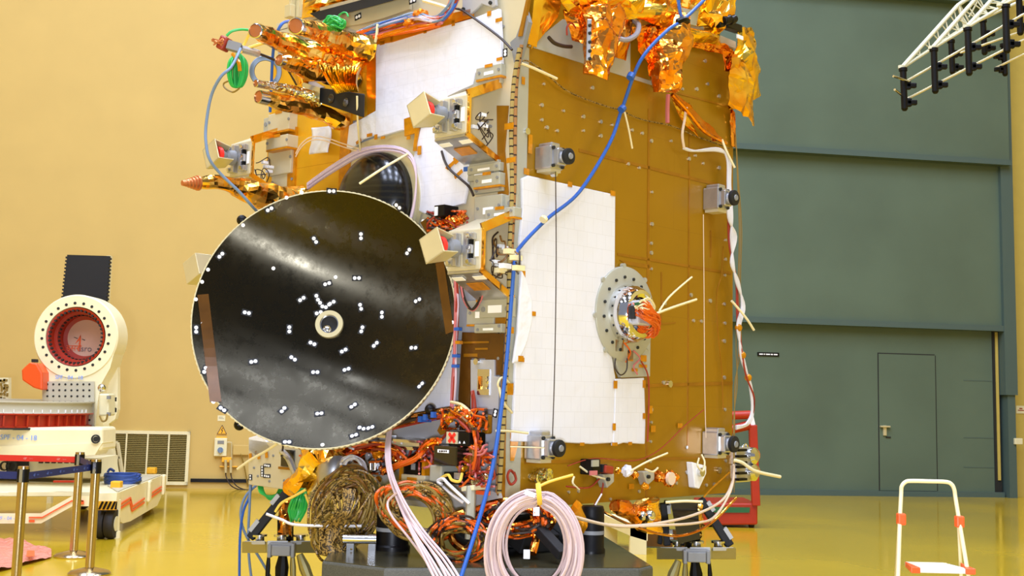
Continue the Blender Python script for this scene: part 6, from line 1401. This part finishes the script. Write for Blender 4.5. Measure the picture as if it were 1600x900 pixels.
for i in range(N): 
    o_ = .02 if i % 2 else 0; mb.hexa([lf_[i + 1] - X1 * o_, rt_[i + 1] + X1 * o_, rt_[i] + X1 * o_, lf_[i] - X1 * o_], [v + Y1 * .05 for v in (lf_[i + 1] - X1 * o_, rt_[i + 1] + X1 * o_, rt_[i] + X1 * o_, lf_[i] - X1 * o_)])
bp2 = thing('cable_screen', mb, 'black_matt', 'black ribbed upright panel rising behind the round flange', 'panel')
mb = MB(); mb.bar(P(171, 400, 17), P(166, 486, 17), .08, .06); mb.bar(P(166, 486, 17), V((P(166, 486, 17).x, 17, 0)), .08, .06); mb.bar(P(98, 482, 17), V((P(98, 482, 17).x, 17, 0)), .08, .06); obj('edge_post', mb, 'cream_paint', bp2)
mb = MB().bx(tuple(P(112, 470, 16.85)), tuple(P(121, 466, 16.85) + Y1 * .06)); obj('red_clip', mb, 'red_bright', bp2)
mb = pbox(-14, 590, 13, 628, 16.6, .1); gp = thing('perforated_panel', mb, 'cream_paint', 'pale perforated panel cut off at the left edge above the red ring', 'panel')
mb = MB()
for i in range(40): mb.box(P(rr.choice((2, 7, 11)) + rr.uniform(-1, 1), 593 + rr.uniform(0, 33), 16.595), X1, Y1, UP, .014, .004, .014)
obj('perforation', mb, 'olive_wire', gp)
mb = MB(); p_ = P(0, 628, 16.65); mb.bx((p_.x - .15, p_.y, 0), (p_.x + .0, p_.y + .08, p_.z + .02)); obj('post', mb, 'cream_paint', gp)
# ---- barrier posts
def post(tx, ty, bx_, by_, d, label, grp=None):
    b = P(bx_, by_, d); b.z = 0; root = empty('barrier_post', tuple(b), label, 'barrier post'); h = .95
    obj('pole', MB().cyl(b + UP * .03, b + UP * h, .038, 24), 'stainless', root)
    obj('base', MB().lathe(b, UP, [(0, 0), (.175, 0), (.178, .012), (.16, .03), (.06, .055), (.045, .06), (0, .06)], 40), 'stainless', root)
    obj('belt_head', MB().lathe(b + UP * (h - .1), UP, [(0, 0), (.045, 0), (.045, .1), (.0, .1)], 24), 'black_plastic', root)
    obj('top_cap', MB().cyl(b + UP * h, b + UP * (h + .02), .042, 24), 'stainless', root)
    mb = MB(); mb.box(b + UP * (h - .05) - Y1 * .04, X1, Y1, UP, .012, .008, .05); obj('cassette_face', mb, 'steel_bright', root)
    return root, b + UP * (h - .05)
p1, h1 = post(40, 735, 26, 890, 9.6, 'chrome barrier post nearest the camera, cut off by the bottom edge')
p2, h2 = post(125, 710, 115, 865, 11.8, 'chrome barrier post farthest back, holding the red belt')
p3, h3 = post(152, 722, 140, 890, 10.74, 'chrome barrier post where the navy belts meet')
def belt(root, a, b, mt, nm, marks, mm):
    bl_ = obj('belt', MB().hexa([a - UP * .028, b - UP * .028, b + UP * .028, a + UP * .028], [p + Y1 * .003 for p in (a - UP * .028, b - UP * .028, b + UP * .028, a + UP * .028)]), mt, root)
    t = (b - a).normalized(); n = (t.cross(UP)).normalized(); n = n if n.y < 0 else -n
    for s in marks:
        c = a.lerp(b, s) + n * .002; mb = MB()
        mb.lathe(c - t * .03, n, [(.008, 0), (.012, 0), (.012, .001), (.008, .001), (.008, 0)], 12); mb.slab([c - t * .05 - UP * .004, c - t * .02 - UP * .012, c - t * .01 + UP * .012], n, .001)
        text_mb('isro', .022, c + t * .03, t if t.x > 0 else -t, UP, .0005, mb=mb); obj('printed_mark', mb, mm, bl_)
belt(p2, h2 + V((-1.7, 0, .0)), h2 - X1 * .04, 'belt_red', 'belt', (.53, .73, .92), 'belt_mark')
belt(p1, h1 + X1 * .045, h3 - X1 * .04, 'belt_navy', 'belt', (.1, .3, .5, .72, .9), 'belt_mark_blue')
belt(p1, h1 - X1 * .6, h1 - X1 * .045, 'belt_navy', 'belt', (.35,), 'belt_mark_blue')
belt(p3, h3 + V((-.02, .045, 0)), h2 + V((.02, -.045, 0)), 'belt_navy', 'belt', (.5,), 'belt_mark_blue')
# ---- pink plastic sheet on the floor
def pf(u, v):
    x = -40 + 120 * u; yt = 843 + 26 * max(0, u - .3); yb = 905 - 32 * u; p = G(x, yt + (yb - yt) * v); p.z = .012 + .05 * abs(noise.noise(p * 2.4)) + .03 * abs(noise.noise(p * 6)); return p
ps = thing('plastic_sheet', MB().grid(pf, 26, 14), 'pink_film', 'crumpled pink plastic sheet spread on the floor by the barrier posts', 'sheet')
obj('orange_sticker', MB().slab([G(x, y, .075) for x, y in [(42, 860), (54, 860), (54, 869), (41, 869)]], UP, .003), 'orange_plastic', ps)
# ---- red cart behind the right side
dC = 15.9; kc = lambda x, y, dd=0: P(x, y, dC + dd)
RCt = empty('red_cart', (kc(1150, 822).x, dC, 0), 'red painted steel cart with green strip behind the right support jack', 'cart')
bz = kc(1150, 820).z
mb = MB(); q0 = [kc(1100, 786), kc(1184, 786), kc(1184, 820), kc(1100, 821)]; mb.hexa(q0[::-1], [p + Y1 * .9 for p in q0[::-1]]); obj('cart_body', mb, 'red_paint', RCt, bev=.02)
mb = MB(); q0 = [kc(1104, 792, -.02), kc(1172, 793, -.02), kc(1171, 801, -.02), kc(1104, 801, -.02)]; mb.hexa(q0[::-1], [p + Y1 * .04 for p in q0[::-1]]); obj('green_strip', mb, 'green_paint', RCt)
mb = MB(); mb.bar(kc(1181, 790), kc(1176, 664), .10, .10); obj('corner_post', mb, 'red_paint', RCt, bev=.01)
mb = MB(); mb.cyl(kc(1120, 650), kc(1172, 648), .055, 14); mb.cyl(kc(1120, 676), kc(1172, 664), .06, 14); obj('handle_bar', mb, 'red_paint', RCt)
mb = MB(); mb.bar(kc(1176, 664), kc(1172, 646), .06, .06); obj('handle_end', mb, 'white_plastic', RCt)
for x in (1110, 1174):
    for dd in (.1, .7):
        c = kc(x, 818, dd); 
        mb = MB().lathe(V((c.x - .03, c.y, .06)), X1, [(0, 0), (.055, 0), (.06, .02), (.06, .04), (.055, .06), (0, .06)], 16); obj('wheel', mb, 'rubber', RCt)
# ---- beige stand behind the table
BS = empty('wooden_stand', tuple(G(985, 866)), 'pale beige low stand on the floor behind the granite table', 'stand')
dS = G(985, 866).y
mb = MB(); q = [P(938, 802, dS + .8), P(1005, 806, dS + .6), P(1012, 830, dS), P(985, 822, dS)]; mb.slab(q, UP, .1); obj('stand_top', mb, 'cream_paint', BS)
for (x, d) in ((997, dS), (952, dS + .7)):
    p = P(x, 815, d); mb = MB().bx((p.x - .08, d, 0), (p.x + .09, d + .12, p.z)); obj('leg', mb, 'cream_paint', BS)
mb = MB(); p = P(1012, 845, dS + .6); mb.bx((p.x - .05, p.y, p.z - .06), (p.x + .5, p.y + .1, p.z + .12)); obj('cross_beam', mb, 'tape_dark', BS)
# ---- step ladder
dl_ = 6.5; LD = empty('step_ladder', tuple(V((P(1455, 820, dl_).x, dl_, 0))), 'white folding step ladder with orange joints on the yellow floor', 'ladder')
def ext(a, b): # extend a line to the floor
    t = a.z / (a.z - b.z); return a + (b - a) * t
lt, rt2 = [P(1409, 765, dl_), P(1406, 815, dl_ - .03), P(1403, 905, dl_ - .1)], [P(1490, 762, dl_), P(1499, 815, dl_ - .03), P(1514, 905, dl_ - .1)]
arch = [ext(lt[1], lt[2]), lt[2], lt[1], P(1408, 772, dl_), P(1409, 760, dl_), P(1415, 753, dl_), P(1424, 751.5, dl_), P(1450, 752, dl_), P(1478, 753, dl_), P(1487, 757, dl_), P(1491, 765, dl_), P(1493, 778, dl_), rt2[1], rt2[2], ext(rt2[1], rt2[2])]
obj('front_frame', MB().tube(arch, .0105, 10, sub=5), 'white_paint', LD)
for (x, x2) in ((1405, 1400), (1498, 1502)):
    a = P(x, 820, dl_ + .05); b = P(x2, 905, dl_ + .16); obj('rear_leg', MB().tube([a, b, ext(a, b)], .009, 8), 'white_paint', LD)
for (x, y) in ((1408, 811), (1499, 815)):
    c = P(x, y, dl_ - .02); mb = MB(); mb.box(c, X1, Y1, UP, .021, .024, .03); obj('hinge_joint', mb, 'orange_plastic', LD, bev=.008)
zs = P(1455, 883, dl_).z
st_ = [G(x, y, zs) for x, y in [(1414, 875), (1487, 878), (1500, 887), (1422, 889)]]
ys0, ys1 = dl_ - .12, dl_ + .12
mb = MB(); xl, xr = P(1416, 885, dl_).x, P(1503, 886, dl_).x; mb.slab([V((xl + .03, ys1, zs)), V((xr - .05, ys1, zs)), V((xr, ys0, zs)), V((xl, ys0, zs))], UP, .025); tr_ = obj('tread', mb, 'white_plastic', LD, bev=.005)
mb = MB()
for i in range(6): 
    y_ = ys0 + .03 + i * .035; mb.box(V(((xl + xr) / 2 - .01, y_, zs + .001)), X1, Y1, UP, (xr - xl) / 2 - .04, .004, .0015)
obj('tread_groove', mb, 'cream_paint', tr_)
for s, x in ((1, xl), (-1, xr)):
    mb = MB(); mb.slab([V((x - .02 * s, ys0 - .02, zs + .005)), V((x + .03 * s, ys0 - .015, zs + .004)), V((x + .0 * s, ys1 - .1, zs + .015))], UP, .03); obj('tread_bracket', mb, 'orange_plastic', LD, bev=.004)
zs2 = zs - .25
mb = MB(); mb.slab([V((xl - .0, ys1, zs2)), V((xr - .02, ys1, zs2)), V((xr + .04, ys0 - .1, zs2)), V((xl - .02, ys0 - .1, zs2))], UP, .025); obj('tread', mb, 'white_plastic', LD, bev=.005)
zs3 = zs2 - .25
mb = MB(); mb.slab([V((xl - .0, ys1, zs3)), V((xr - .02, ys1, zs3)), V((xr + .07, ys0 - .2, zs3)), V((xl - .03, ys0 - .2, zs3))], UP, .025); obj('tread', mb, 'white_plastic', LD, bev=.005)
# ---- truss rig with black pegged posts, upper right
TS = empty('truss_rig', tuple(P(1520, 80, 12)), 'white lattice truss rig with black pegged posts hanging at the upper right', 'truss')
T = lambda x, y, d=12.0: P(x, y, d)
def arm(tip, top, low, d0, d1):
    a = T(*tip, d0); b, c = T(*top, d1), T(*low, d1); mb = MB(); mb.cyl(a, b, .022, 10); mb.cyl(a + (c - a).normalized() * .06, c, .017, 8); mb.cyl(a, a + UP * .03, .03, 10)
    o = obj('truss_arm', mb, 'truss_white', TS); mb = MB(); n = 13
    for i in range(1, n): mb.cyl(a.lerp(b, i / n), a.lerp(c, (i + (.9 if i % 2 else -.3)) / n), .007, 6)
    obj('lattice', mb, 'truss_white', o)
arm((1408, 107), (1497, 8), (1508, 42), 12.0, 12.6); arm((1455, 77), (1530, -8), (1552, 18), 11.9, 12.6); arm((1509, 44), (1560, -12), (1592, -6), 11.8, 12.4); arm((1562, 10), (1600, -30), (1630, -24), 11.7, 12.3)
mb = MB(); mb.cyl(T(1497, 8, 12.6), T(1600, -60, 13.0), .022); mb.cyl(T(1497, 8, 12.6), T(1508, 42, 12.6), .017); mb.cyl(T(1508, 42, 12.6), T(1620, -10, 12.6), .017)
for i in range(9): mb.cyl(T(1500 + i * 14, 8 + 26 * (i % 2) - i * 7, 12.65), T(1514 + i * 14, 8 + 26 * ((i + 1) % 2) - i * 7, 12.65), .009, 6)
obj('truss_spine', mb, 'truss_white', TS)
def peg(x, y0, y1, d, s=1.0, flip=1):
    a, b = T(x, y0, d), T(x + 2.5, y1, d); r_ = .033 * s
    mb = MB(); mb.cyl(b, a, r_, 14); mb.cyl(a - UP * .02, a + UP * .01, r_ * 1.3, 14); mb.lathe(b, -UP, [(r_, 0), (r_ * .6, .02), (0, .025)], 14); o = obj('pegged_post', mb, 'black_plastic', TS)
    for t in (.41, .84):
        c = a.lerp(b, t); mb = MB(); mb.bar(c + X1 * flip * .02, c + X1 * flip * .125 * s, .05, .05 * s); mb.bar(c + X1 * flip * .02 + UP * .0, c + X1 * flip * .07 * s, .05, .085 * s); obj('peg', mb, 'black_plastic', o, bev=.01)
for (x, y0, y1, d, s) in [(1411, 108, 170, 12.0, 1), (1459, 77, 143, 11.9, 1), (1512, 45, 115, 11.8, 1), (1571, 9, 80, 11.7, 1.05), (1486, 64, 113, 12.8, .95), (1536, 32, 83, 12.8, .95), (1592, -10, 52, 12.4, 1), (1568, 70, 116, 12.9, .9)]: peg(x, y0, y1, d, s, -1 if x == 1568 else 1)
for (p, q, d0, d1) in [((1416, 127), (1600, 22), 11.95, 11.6), ((1416, 155), (1600, 62), 11.95, 11.6), ((1480, 90), (1600, 48), 12.7, 12.5), ((1556, 106), (1610, 80), 12.8, 12.6)]:
    obj('cross_rod', MB().cyl(T(*p, d0 + .12), T(*q, d1 + .12), .013, 10), 'alodine', TS)
mb = MB(); mb.cyl(T(1396, 119, 11.8), T(1422, 128, 12.0), .012, 8); mb.cyl(T(1398, 140, 11.8), T(1410, 150, 12), .012, 8); obj('locking_pin', mb, 'steel_bright', TS)
mb = MB(); mb.cyl(T(1600, -60, 13.4), V((T(1600, -60, 13.4).x, 13.4, Z_CEIL)), .05); mb.cyl(T(1660, -90, 13.2), V((T(1660, -90, 13.2).x, 13.2, Z_CEIL)), .05); obj('hanger_rod', mb, 'truss_white', TS)
